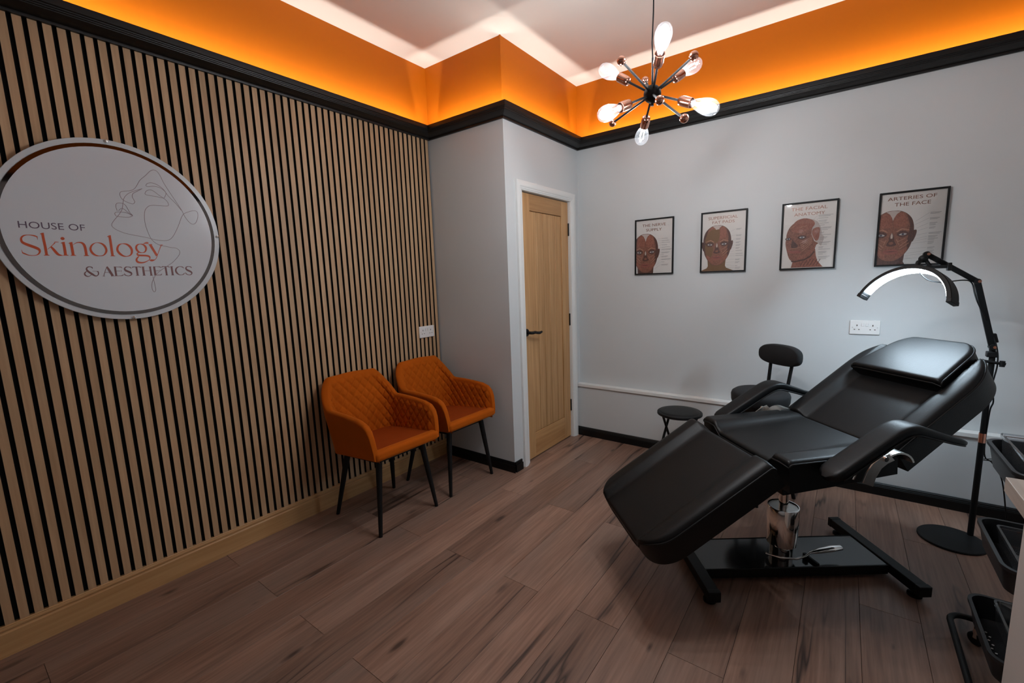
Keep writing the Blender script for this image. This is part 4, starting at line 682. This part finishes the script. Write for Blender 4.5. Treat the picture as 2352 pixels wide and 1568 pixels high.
for b in [(.401, -.813, -.423), (-.399, .736, .547), (-.122, -.971, .207), (.805, -.577, .135), (.645, -.43, -.632), (-.892, .427, -.146)]:
    v = Vector(b).normalized(); o = Vector((0, 0, hz))
    a_ = MB().cyl(o+v*.03, o+v*.236, .0044, n=12).build('arm', M['black'], ch)
    MB().sphere(o+v*.245, .0165, 20).build('copper_ball', M['copper'], a_, 80)

# ------------------------------------------------------------------ treatment bed
bed = empty('treatment_bed', (2.386, 2.612, 0), R(44), 'black leatherette treatment bed on chrome hydraulic pump, backrest raised', 'treatment bed')
V0 = .007
def frame(o, ang):        # local frame in the bed's u-z plane: s axis, v axis, h axis
    c, s = math.cos(R(ang)), math.sin(R(ang))
    o = Vector((o[0], V0, o[1])); S = Vector((c, 0, s)); Vv = Vector((0, 1, 0)); Hh = Vector((-s, 0, c))
    if c < 0: Hh = Vector((s, 0, -c))
    return lambda a, v, h: o + S*a + Vv*v + Hh*h
def cushion(name, fr, L_, W, th, bol, pipe=True, ends=(.0, .0), nv=37, ns=46, parent=bed, topfn=None, smat='leather'):
    """upholstered pad: rows along s, section across v, raised side bolsters, piped edge"""
    ss = .5-.5*np.cos(np.linspace(0, math.pi, ns)); ss = ss*L_
    loops = []; edge = [[], []]
    for s in ss:
        w_ = W(s); er = .016
        # ends of the pad round over
        de = min(s, L_-s); rd = er-math.sqrt(max(0, er*er-(er-min(de, er))**2))
        base = (topfn(s) if topfn else 0) - rd
        loop = [fr(s, -w_, -th), fr(s, -w_, -th*.5), fr(s, -w_, -er+base)]
        for k in range(nv):
            qn = -1+2*k/(nv-1)
            vv = w_*math.sin(qn*math.pi/2)
            ed = w_-abs(vv); rdv = er-math.sqrt(max(0, er*er-(er-min(ed, er))**2))
            h = bol(abs(vv), s) - rdv + base
            loop.append(fr(s, vv, h))
        loop += [fr(s, w_, -er+base), fr(s, w_, -th*.5), fr(s, w_, -th)]
        loops.append(loop)
        edge[0].append(fr(s, -w_-.001, bol(w_, s)+base-.014)); edge[1].append(fr(s, w_+.001, bol(w_, s)+base-.014))
    o = MB().loft(loops).build(name, M[smat], parent, 50)
    if pipe:
        pts = edge[0] + [fr(L_+.001, v, bol(abs(v), L_)-.022+(topfn(L_) if topfn else 0)) for v in np.linspace(-W(L_), W(L_), 14)[1:-1]] + edge[1][::-1] + [fr(-.001, v, bol(abs(v), 0)-.022+(topfn(0) if topfn else 0)) for v in np.linspace(W(0), -W(0), 14)[1:-1]]
        MB().tube(pts, .0042, 8, closed=True).build('piping', M['leather'], o, 70)
    return o
ssf = lambda x, a, b: float(smoothstep(np.array(x), a, b))
def rounded(L_, w0, w1, r0, end=.10, p=2.6):
    def W(s):
        w_ = w0+(w1-w0)*s/L_
        if s > L_-end:
            k = (s-(L_-end))/end; w_ -= r0*(1-(1-min(k, 1)**p)**(1/p))
        return w_
    return W
bolL = lambda v, s: .030*ssf(v, .180, .212) - .010*ssf(v, .26, .30)
bolS = lambda v, s: (.040-.03*min(s/.47, 1))*ssf(v, .175, .212) + .004
# leg rest
cushion('leg_rest', frame((-.312, .636), 180+32.5), .600, rounded(.60, .298, .292, .150, .15, 2.3), .090, bolL)
# seat
cushion('seat_pad', frame((-.250, .612), 4.5), .472, lambda s: .298, .088, bolS)
# back
cushion('back_pad', frame((.222, .643), 34.8), .600, rounded(.600, .298, .290, .165, .22, 2.2), .092, lambda v, s: .034*ssf(v, .185, .218) - .008*ssf(v, .26, .30))
# head pillow
cushion('head_pillow', frame((.520, .848), 32.0), .290, rounded(.290, .212, .165, .090, .10, 2.3), .045, lambda v, s: .0, topfn=lambda s: .070-.020*s/.290)
# arms
def arm(sv):
    yc = sv*.352; hw, ht = .047, .021
    pts = catmull([(-.150, 0, .606), (-.05, 0, .664), (.06, 0, .728), (.135, 0, .768), (.185, 0, .7755), (.25, 0, .757), (.34, 0, .727), (.435, 0, .700)], 6)
    loops = []; m = len(pts); pp = []
    for i, p in enumerate(pts):
        a = pts[max(i-1, 0)]; b = pts[min(i+1, m-1)]; t = (b-a).normalized(); n = Vector((-t.z, 0, t.x))
        de = min((p-pts[0]).length, (p-pts[-1]).length*1.0)
        k = math.sqrt(max(0.0, 1-(1-min(de/.055, 1))**2)); kw = hw*(.30+.70*k); kh = ht*(.45+.55*min(1, de/.03))
        if p.x > .2: kh *= 1-.45*min(1, (p.x-.2)/.235); kw *= 1-.12*min(1, (p.x-.2)/.235)
        sec = []
        for q in range(24):
            th = 2*math.pi*q/24; cx, cz = math.cos(th), math.sin(th)
            e = .45; X = math.copysign(abs(cx)**e, cx)*kw; Zz = math.copysign(abs(cz)**e, cz)*kh
            sec.append(p + Vector((0, yc+V0+X, 0)) + n*Zz)
        loops.append(sec)
        if 1 < i < m-2: pp.append(p + Vector((0, yc+V0-kw, 0)) - n*kh*.75)
    o = MB().loft(loops).build('armrest', M['leather'], bed, 60)
    MB().tube(pp, .0035, 8).build('piping', M['leather'], o, 70)
    # steel bracket that carries the arm on the back frame
    y0 = yc+V0-sv*.012
    br = MB(); arc = [(.045, .560), (.060, .600), (.085, .635), (.115, .655), (.150, .668)]
    L0 = [(a-.020, b+.004) for a, b in arc]; L1 = [(a+.028-.02*i/4, b-.016-.002*i) for i, (a, b) in enumerate(arc)]
    out = L0 + L1[::-1]
    br.loft([[(a, y0-.003, b) for a, b in out], [(a, y0+.003, b) for a, b in out]])
    br.build('arm_bracket', M['steel'], bed, 40, .001)
    cv = MB(); cc = (.185, .600)
    ring = [(cc[0]+.075*math.cos(R(a)), cc[1]+.070*math.sin(R(a))) for a in range(20, 176, 13)]
    cv.loft([[(a, y0+sv*dy, b) for a, b in ring] + [(cc[0]+(a-cc[0])*.9, y0+sv*dy, cc[1]+(b-cc[1])*.9) for a, b in ring[::-1]] for dy in (-.075, -.004)])
    cv.build('bracket_cover', M['steel'], bed, 40)
    MB().cyl((.112, y0-sv*.003, .655), (.112, y0+sv*.012, .655), .010, n=18).build('pivot_bolt', M['chrome'], bed)
    MB().cyl((-.02, yc+V0, .612), (-.03, yc+V0, .590), .006, n=10).build('stop_screw', M['chrome'], bed)
for sv in (-1, 1): arm(sv)
# steel frame below the pads
MB().box(-.20, .20, -.20, .20, .495, .528).build('seat_frame', M['black'], bed, 40, .004)
MB().box(-.19, .20, -.235, .235, .500, .530, Matrix.Rotation(R(-4), 4, 'Y')).build('seat_tray', M['black'], bed, 40, .004)
fb = frame((.222, .643), 34.8)
for v in (-.16, .16):
    MB().loft([[fb(s, v+a, -.098-b) for a, b in ((-.012, 0), (.012, 0), (.012, .024), (-.012, .024))] for s in (.0, .52)]).build('back_rail', M['black'], bed, 30)
fg = frame((-.312, .636), 212.5)
for v in (-.16, .16):
    MB().loft([[fg(s, v+a, -.097-b) for a, b in ((-.012, 0), (.012, 0), (.012, .024), (-.012, .024))] for s in (.0, .42)]).build('leg_rail', M['black'], bed, 30)
# hydraulic pump
PU = (-.030, -.006)
MB().lathe([(0, .062), (.050, .062), (.050, .13), (0, .13)], (PU[0], PU[1], 0), n=32).build('pump_foot', M['chrome'], bed, 40)
pm = MB().lathe([(.058, .120), (.063, .122), (.0665, .300), (.0645, .304), (.061, .304)], (PU[0], PU[1], 0), n=48).build('pump_sleeve', M['chrome'], bed, 40)
MB().lathe([(0, .299), (.061, .299), (.061, .290)], (PU[0], PU[1], 0), n=32).build('pump_top', M['steel'], bed, 40)
MB().cyl((PU[0], PU[1], .29), (PU[0], PU[1], .50), .020, n=24).build('piston_rod', M['chrome'], bed)
MB().tube([(-.135, -.040, .098), (-.09, -.075, .094), (-.02, -.090, .088), (.03, -.085, .092), (.06, -.08, .104)], .0048, 10).build('pedal_bar', M['chrome'], bed)
MB().tube([(.055, -.08, .103), (.10, -.08, .107), (.16, -.082, .112), (.205, -.084, .115), (.212, -.084, .115)], [.006, .015, .019, .017, .007], 14, flat=.6).build('pedal', M['chrome'], bed, 60)
MB().box(.055, .067, -.125, -.06, .064, .078).box(.04, .055, -.075, -.055, .064, .09).build('pump_lever', M['black'], bed, 40, .002)
# base: plate and two cross bars, turned against the top
bs = empty('base', (0, 0, 0), R(-8.1)); bs.parent = bed
def child_box(name, *a, m='black', bev=.003): return MB().box(*a).build(name, M[m], bs, 40, bev)
child_box('base_plate', -.437, .388, -.114, .112, .034, .064, m='blackgloss')
child_box('base_lip', -.437, .388, -.120, -.1145, .022, .066)
child_box('base_lip', -.437, .388, .1125, .118, .022, .066)
for uc in (-.452, .414):
    child_box('cross_bar', uc-.025, uc+.025, -.270, .272, .028, .070)
    for v in (-.262, .264):
        child_box('bar_cap', uc-.0265, uc+.0265, v-.012, v+.012, .026, .0715)
        MB().lathe([(0, .0), (.026, .0), (.026, .010), (.010, .014), (.008, .03), (0, .03)], (uc, v*.86, 0), n=20).build('glide', M['black'], bs, 40)

# ------------------------------------------------------------------ folding stool
fs = empty('folding_stool', (1.672, 3.345, 0), R(-14), 'small round black folding stool in front of the white ledge', 'stool')
MB().lathe([(0, .452), (.10, .452), (.125, .450), (.132, .446), (.136, .440), (.136, .434)], n=40).build('seat_pad', M['leather'], fs, 60)
MB().lathe([(.132, .446), (.140, .446), (.147, .441), (.147, .428), (.140, .424), (0, .424)], n=40).build('seat_rim', M['black'], fs, 40)
for sx in (-1, 1):
    for sy in (-1, 1):
        MB().tube([(sx*.100, sy*.055, .424), (sx*.100, -sy*.150, .008)], .0085, 10).build('leg', M['black'], fs)
        MB().cyl((sx*.100, -sy*.152, 0), (sx*.100, -sy*.146, .02), .011, n=12).build('foot_cap', M['black'], fs)
for sy in (-1, 1): MB().cyl((-.10, sy*.126, .06), (.10, sy*.126, .06), .007, n=10).build('stretcher', M['black'], fs)

# ------------------------------------------------------------------ stool with backrest
st = empty('backrest_stool', (2.160, 3.315, 0), R(-36), 'black padded stool with oval backrest behind the treatment bed', 'stool')
MB().lathe([(0, .668), (.10, .667), (.140, .662), (.157, .650), (.162, .635), (.160, .600), (.150, .575), (.135, .566), (0, .566)], n=48).build('seat_pad', M['blackfab'], st, 60)
MB().cyl((0, 0, .53), (0, 0, .57), .10, n=24).build('seat_plate', M['black'], st)
def pill(w_, h_, n=40):
    out = []
    for k in range(n):
        a = 2*math.pi*k/n; c, s = math.cos(a), math.sin(a); out.append((math.copysign(abs(c)**.72, c)*w_, math.copysign(abs(s)**.72, s)*h_))
    return out
loops = []
for dy, k in ((-.024, .88), (-.018, .96), (-.006, 1), (.010, 1), (.018, .95), (.022, .85)):
    loops.append([(a*k, .150+dy+(a*k/.148)**2*-.012, .868+b*k) for a, b in pill(.148, .064)])
MB().loft(loops).build('backrest', M['blackfab'], st, 60)
for sx in (-1, 1):
    MB().tube([(sx*.060, .06, .575), (sx*.064, .115, .60), (sx*.068, .130, .65), (sx*.076, .158, .85)], .0100, 12).build('back_support', M['black'], st)
for k in range(4):
    a = R(45+90*k); ca, sa = math.cos(a), math.sin(a)
    MB().tube([(.085*ca, .085*sa, .55), (.205*ca, .205*sa, .0)], [.0135, .011], 12).build('leg', M['black'], st)
MB().tube([(.155*math.cos(2*math.pi*k/32), .155*math.sin(2*math.pi*k/32), .22) for k in range(32)], .007, 8, closed=True).build('foot_ring', M['black'], st)
MB().tube([(.10, -.10, .56), (.15, -.05, .545), (.19, .0, .55)], .005, 8).build('height_lever', M['chrome'], st)

# ------------------------------------------------------------------ half-moon lamp
lp = empty('floor_lamp', (3.05, 3.281, 0), 0, 'black floor lamp with glowing half-moon head over the bed', 'floor lamp')
def lw(p): return (p[0]-3.05, p[1]-3.281, p[2])
MB().lathe([(0, 0), (.132, 0), (.132, .007), (.129, .010), (0, .011)], n=64).build('base_disc', M['black'], lp, 40)
PX_, PY_ = 3.131, 3.369
MB().cyl(lw((PX_, PY_, .008)), lw((PX_, PY_, .515)), .0125, n=20).build('lower_pole', M['black'], lp)
MB().cyl(lw((PX_, PY_, .505)), lw((PX_, PY_, .553)), .0140, n=20).build('copper_collar', M['copper'], lp)
MB().cyl(lw((PX_, PY_, .55)), lw((PX_, PY_, .955)), .0115, n=20).build('upper_pole', M['black'], lp)
MB().box(*[q for pair in zip(lw((PX_-.022, PY_-.016, .935)), lw((PX_+.016, PY_+.016, .962))) for q in pair]).build('pole_clamp', M['black'], lp, 40, .003)
MB().cyl(lw((PX_-.028, PY_-.01, .915)), lw((PX_+.045, PY_-.01, .905)), .007, n=12).cyl(lw((PX_+.034, PY_-.01, .892)), lw((PX_+.034, PY_-.01, .920)), .010, n=12).build('clamp_knob', M['black'], lp)
J0, J1, J2 = Vector((3.126, 3.365, .985)), Vector((3.041, 3.318, 1.300)), Vector((2.846, 3.245, 1.436))
MB().cyl(lw(PX_*Vector((1, 0, 0))+Vector((0, PY_, .955))), lw(J0), .012, n=14).build('swivel', M['black'], lp)
def beam(a, b, w0, h0, name):
    a, b = Vector(a), Vector(b); t = (b-a).normalized(); s = t.cross(Vector((0, 1, .2))).normalized(); n = s.cross(t)
    return MB().loft([[Vector(lw(p + s*i*w0 + n*j*h0)) for i, j in ((-1, -1), (1, -1), (1, 1), (-1, 1))] for p in (a, b)]).build(name, M['black'], lp, 40, .003)
beam(J0, J1, .0125, .010, 'lower_arm'); beam(J1, J2, .0115, .009, 'upper_arm')
beam(J0+Vector((.003, 0, .02)), J0+Vector((-.008, 0, .062)), .0165, .013, 'arm_sleeve')
for J in (J0, J1, J2):
    MB().cyl(lw(J+Vector((.0, -.018, 0))), lw(J+Vector((0, .018, 0))), .013, n=18).build('joint_knuckle', M['black'], lp)
    MB().cyl(lw(J+Vector((.006, -.0205, 0))), lw(J+Vector((.006, -.017, 0))), .0065, n=14).build('joint_bolt', M['copper'], lp)
tha, pha = R(-38), R(24)
AE_ = Vector((math.cos(tha), math.sin(tha), 0)); AM = Vector((math.sin(tha), -math.cos(tha), 0)); AU = Vector((0, 0, math.cos(pha))) - math.sin(pha)*AM
AN = AE_.cross(AU)
AC = Vector((2.8230, 3.2, 1.3680)) + AE_*(-.018) - AU*.2030
def arcp(a, r, n): return Vector(lw(AC + AE_*math.sin(R(a))*r + AU*math.cos(R(a))*r + AN*n))
angs = np.linspace(-73, 77, 60); RO, RI, HW = .2120, .1930, .0290
hd = MB().loft([[arcp(a, RO, -HW*.9), arcp(a, RO, HW*.9), arcp(a, RO-.003, HW), arcp(a, RI, HW), arcp(a, RI, HW-.006), arcp(a, RI+.003, HW-.006), arcp(a, RI+.003, -HW+.006), arcp(a, RI, -HW+.006), arcp(a, RI, -HW), arcp(a, RO-.003, -HW)] for a in angs]).build('lamp_head', M['black'], lp, 35)
MB().loft([[arcp(a, RI+.0025, -HW+.0062), arcp(a, RI+.0025, HW-.0062), arcp(a, RI-.004, HW-.008), arcp(a, RI-.004, -HW+.008)] for a in angs[2:-2]]).build('light_diffuser', M['moon'], hd, 35)
for a0, a1 in ((-77.5, -72.5), (76.5, 81.5)):
    MB().loft([[arcp(a, RO+.001, -HW-.0005), arcp(a, RO+.001, HW+.0005), arcp(a, RI-.001, HW+.0005), arcp(a, RI-.001, -HW-.0005)] for a in (a0, a1)]).build('end_cap', M['black'], hd, 30, .002)
top = AC + AU*RO
MB().tube([lw(top-AU*.004), lw(top+AU*.025), lw(J2+Vector((-.012, 0, -.028)))], .010, 14).build('head_post', M['black'], lp)
MB().sphere(lw(J2+Vector((-.010, 0, -.022))), .019, 18).build('ball_joint', M['black'], lp, 60)
ph = J2+Vector((.045, -.005, -.062))
MB().box(*[q for pair in zip(lw(ph-Vector((.045, .012, .008))), lw(ph+Vector((.045, .012, .008)))) for q in pair]).box(*[q for pair in zip(lw(ph+Vector((.030, -.016, -.020))), lw(ph+Vector((.046, .016, .018)))) for q in pair]).build('phone_clip', M['black'], lp, 40, .003)
MB().cyl(lw(J2+Vector((.0, 0, -.03))), lw(ph+Vector((-.03, 0, .006))), .008, n=10).build('clip_arm', M['black'], lp)
cb = catmull([lw(top+AN*.01), lw(top+Vector((.035, -.01, -.055))), lw(top+Vector((.09, 0, -.075))), lw(top+Vector((.17, .04, -.068))), lw(J1+Vector((-.02, -.01, -.005))), lw(J1+Vector((-.005, -.016, -.06))), lw(J1+Vector((.012, -.016, -.11))), lw(J0+Vector((-.02, -.016, .10))), lw(J0+Vector((.012, -.018, .0))), lw((PX_+.018, PY_-.012, .90)), lw((PX_+.010, PY_-.012, .80)), lw((PX_+.020, PY_-.012, .72)), lw((PX_+.012, PY_-.010, .66)), lw((PX_+.014, PY_, .45)), lw((PX_+.05, PY_+.02, .40)), lw((PX_+.10, PY_+.06, .30)), lw((PX_+.16, PY_+.12, .02)), lw((PX_+.22, PY_+.14, .006))], 6)
MB().tube(cb, .0030, 8).build('power_cable', M['black'], lp, 60)
MB().tube(catmull([lw((PX_+.012, PY_-.01, .425)), lw((PX_+.05, PY_-.005, .43)), lw((PX_+.09, PY_, .425)), lw((PX_+.05, PY_, .419)), lw((PX_+.012, PY_-.008, .418))], 6), .0022, 8).build('cable_tie', M['black'], lp, 60)

# ------------------------------------------------------------------ trolley, bins, worktop, cabinet
def rrect(cx, cy, hx, hy, r, z, n=6):
    out = []
    for sx, sy, a0 in ((1, 1, 0), (-1, 1, 90), (-1, -1, 180), (1, -1, 270)):
        for k in range(n+1):
            a = R(a0+90*k/n); out.append((cx+sx*(hx-r)+r*math.cos(a), cy+sy*(hy-r)+r*math.sin(a), z))
    return out
def tray(cx, cy, hx, hy, r, z0, z1, th=.004, tap=.012, lip=.006):
    return MB().loft([rrect(cx, cy, hx-tap-.02, hy-tap-.02, r, z0), rrect(cx, cy, hx-tap, hy-tap, r, z0+.012), rrect(cx, cy, hx, hy, r, z1-.012), rrect(cx, cy, hx+lip, hy+lip, r+lip, z1-.010), rrect(cx, cy, hx+lip, hy+lip, r+lip, z1), rrect(cx, cy, hx-th, hy-th, r, z1), rrect(cx, cy, hx-tap-th, hy-tap-th, r, z0+.016), rrect(cx, cy, hx-tap-.022, hy-tap-.022, r, z0+.006)])
TX, TY = 3.147, 2.318
tr = empty('utility_trolley', (TX, TY, 0), 0, 'black three-tier trolley on castors beside the worktop', 'trolley')
HX, HY = .175, .182
for z0, z1 in ((.085, .180), (.385, .482), (.680, .776)):
    tray(0, 0, HX, HY, .045, z0, z1).build('basket', M['tub'], tr, 40)
hole = MB().lathe([(0, .0), (.0035, .0), (.0035, .0006), (0, .0006)], n=8).mesh('drain_hole', 0); hole.materials.append(M['plastic'])
for i in range(11):
    for j in range(2):
        instance('drain_hole', hole, tr, (-.148+.013*j+(.006 if i % 2 else 0), -.115+.021*i, .0925))
for sy in (-1, 1):
    MB().tube([(0, sy*(HY+.008), .05), (0, sy*(HY+.008), .80)], .011, 14).build('upright', M['black'], tr)
MB().tube([p for p in rrect(0, -.0, HX+.036, HY+.050, .05, .045, 5)], .0105, 12, closed=True).build('base_frame', M['black'], tr, 60)
for sx in (-1, 1):
    for sy in (-1, 1):
        cst = MB().lathe([(.0, -.010), (.020, -.010), (.024, -.006), (.024, .006), (.020, .010), (0, .010)], (sx*(HX-.03), sy*(HY-.035), .0242), (.6, .8, 0), 20).build('castor_wheel', M['black'], tr, 40)
        MB().tube([(sx*(HX-.03), sy*(HY-.035), .028), (sx*(HX-.03), sy*(HY-.035), .075)], [.012, .010], 12).build('castor_fork', M['chrome'], cst)
def bin_(cx, cy, z, hx, hy, h, label):
    o = tray(0, 0, hx, hy, .012, 0, h, .003, .006, .004).build('clear_bin', M['clear'], None, 40); o.location = (cx, cy, z); return tag(o, label, 'bin', 'clear storage bins')
bin_(TX, TY+.002, .697, .146, .156, .108, 'clear plastic bin standing in the top trolley basket')
bin_(TX+.008, TY+.006, .402, .136, .150, .072, 'clear plastic bin sitting low in the middle trolley basket')
bin_(TX+.018, TY+.0, .102, .130, .150, .092, 'clear plastic bin in the lowest trolley basket, holding foil sachets')
random.seed(9)
for k in range(9):
    s = MB().loft([[(a*.030, b*.020, .0) for a, b in ((-1, -1), (1, -1), (1, 1), (-1, 1))], [(a*.033, b*.023, .003) for a, b in ((-1, -1), (1, -1), (1, 1), (-1, 1))], [(a*.026, b*.016, .008) for a, b in ((-1, -1), (1, -1), (1, 1), (-1, 1))]]).build('foil_sachet', M['gold' if k % 3 else 'paper'], None, 30)
    s.location = (TX+.015+.030*(k % 3), TY-.055+.048*(k//3), .1115+.0095*(k % 2)); s.rotation_euler = (R(random.uniform(-6, 6)), R(random.uniform(-6, 6)), random.uniform(-.8, .8))
    tag(s, 'small gold foil sachet lying in the lowest clear bin' if k % 3 else 'small white paper sachet lying in the lowest clear bin', 'sachet', 'gold sachets in the lowest bin' if k % 3 else 'white sachets in the lowest bin')
cbn = empty('cabinet', (3.32, 1.28, 0), 0, 'pale cream cabinet side under the worktop at the right edge', 'cabinet')
MB().box(-.397, .400, -.57, .575, .0, .7585).build('carcass', M['cream'], cbn, 40, .002)
wt = MB().box(-.395, .400, -.60, .760, 0, .041).build('worktop', M['desk'], None, 40, .0015); wt.location = (3.32, 1.28, .759)
tag(wt, 'pale wood-effect worktop end jutting in at the right edge', 'worktop')
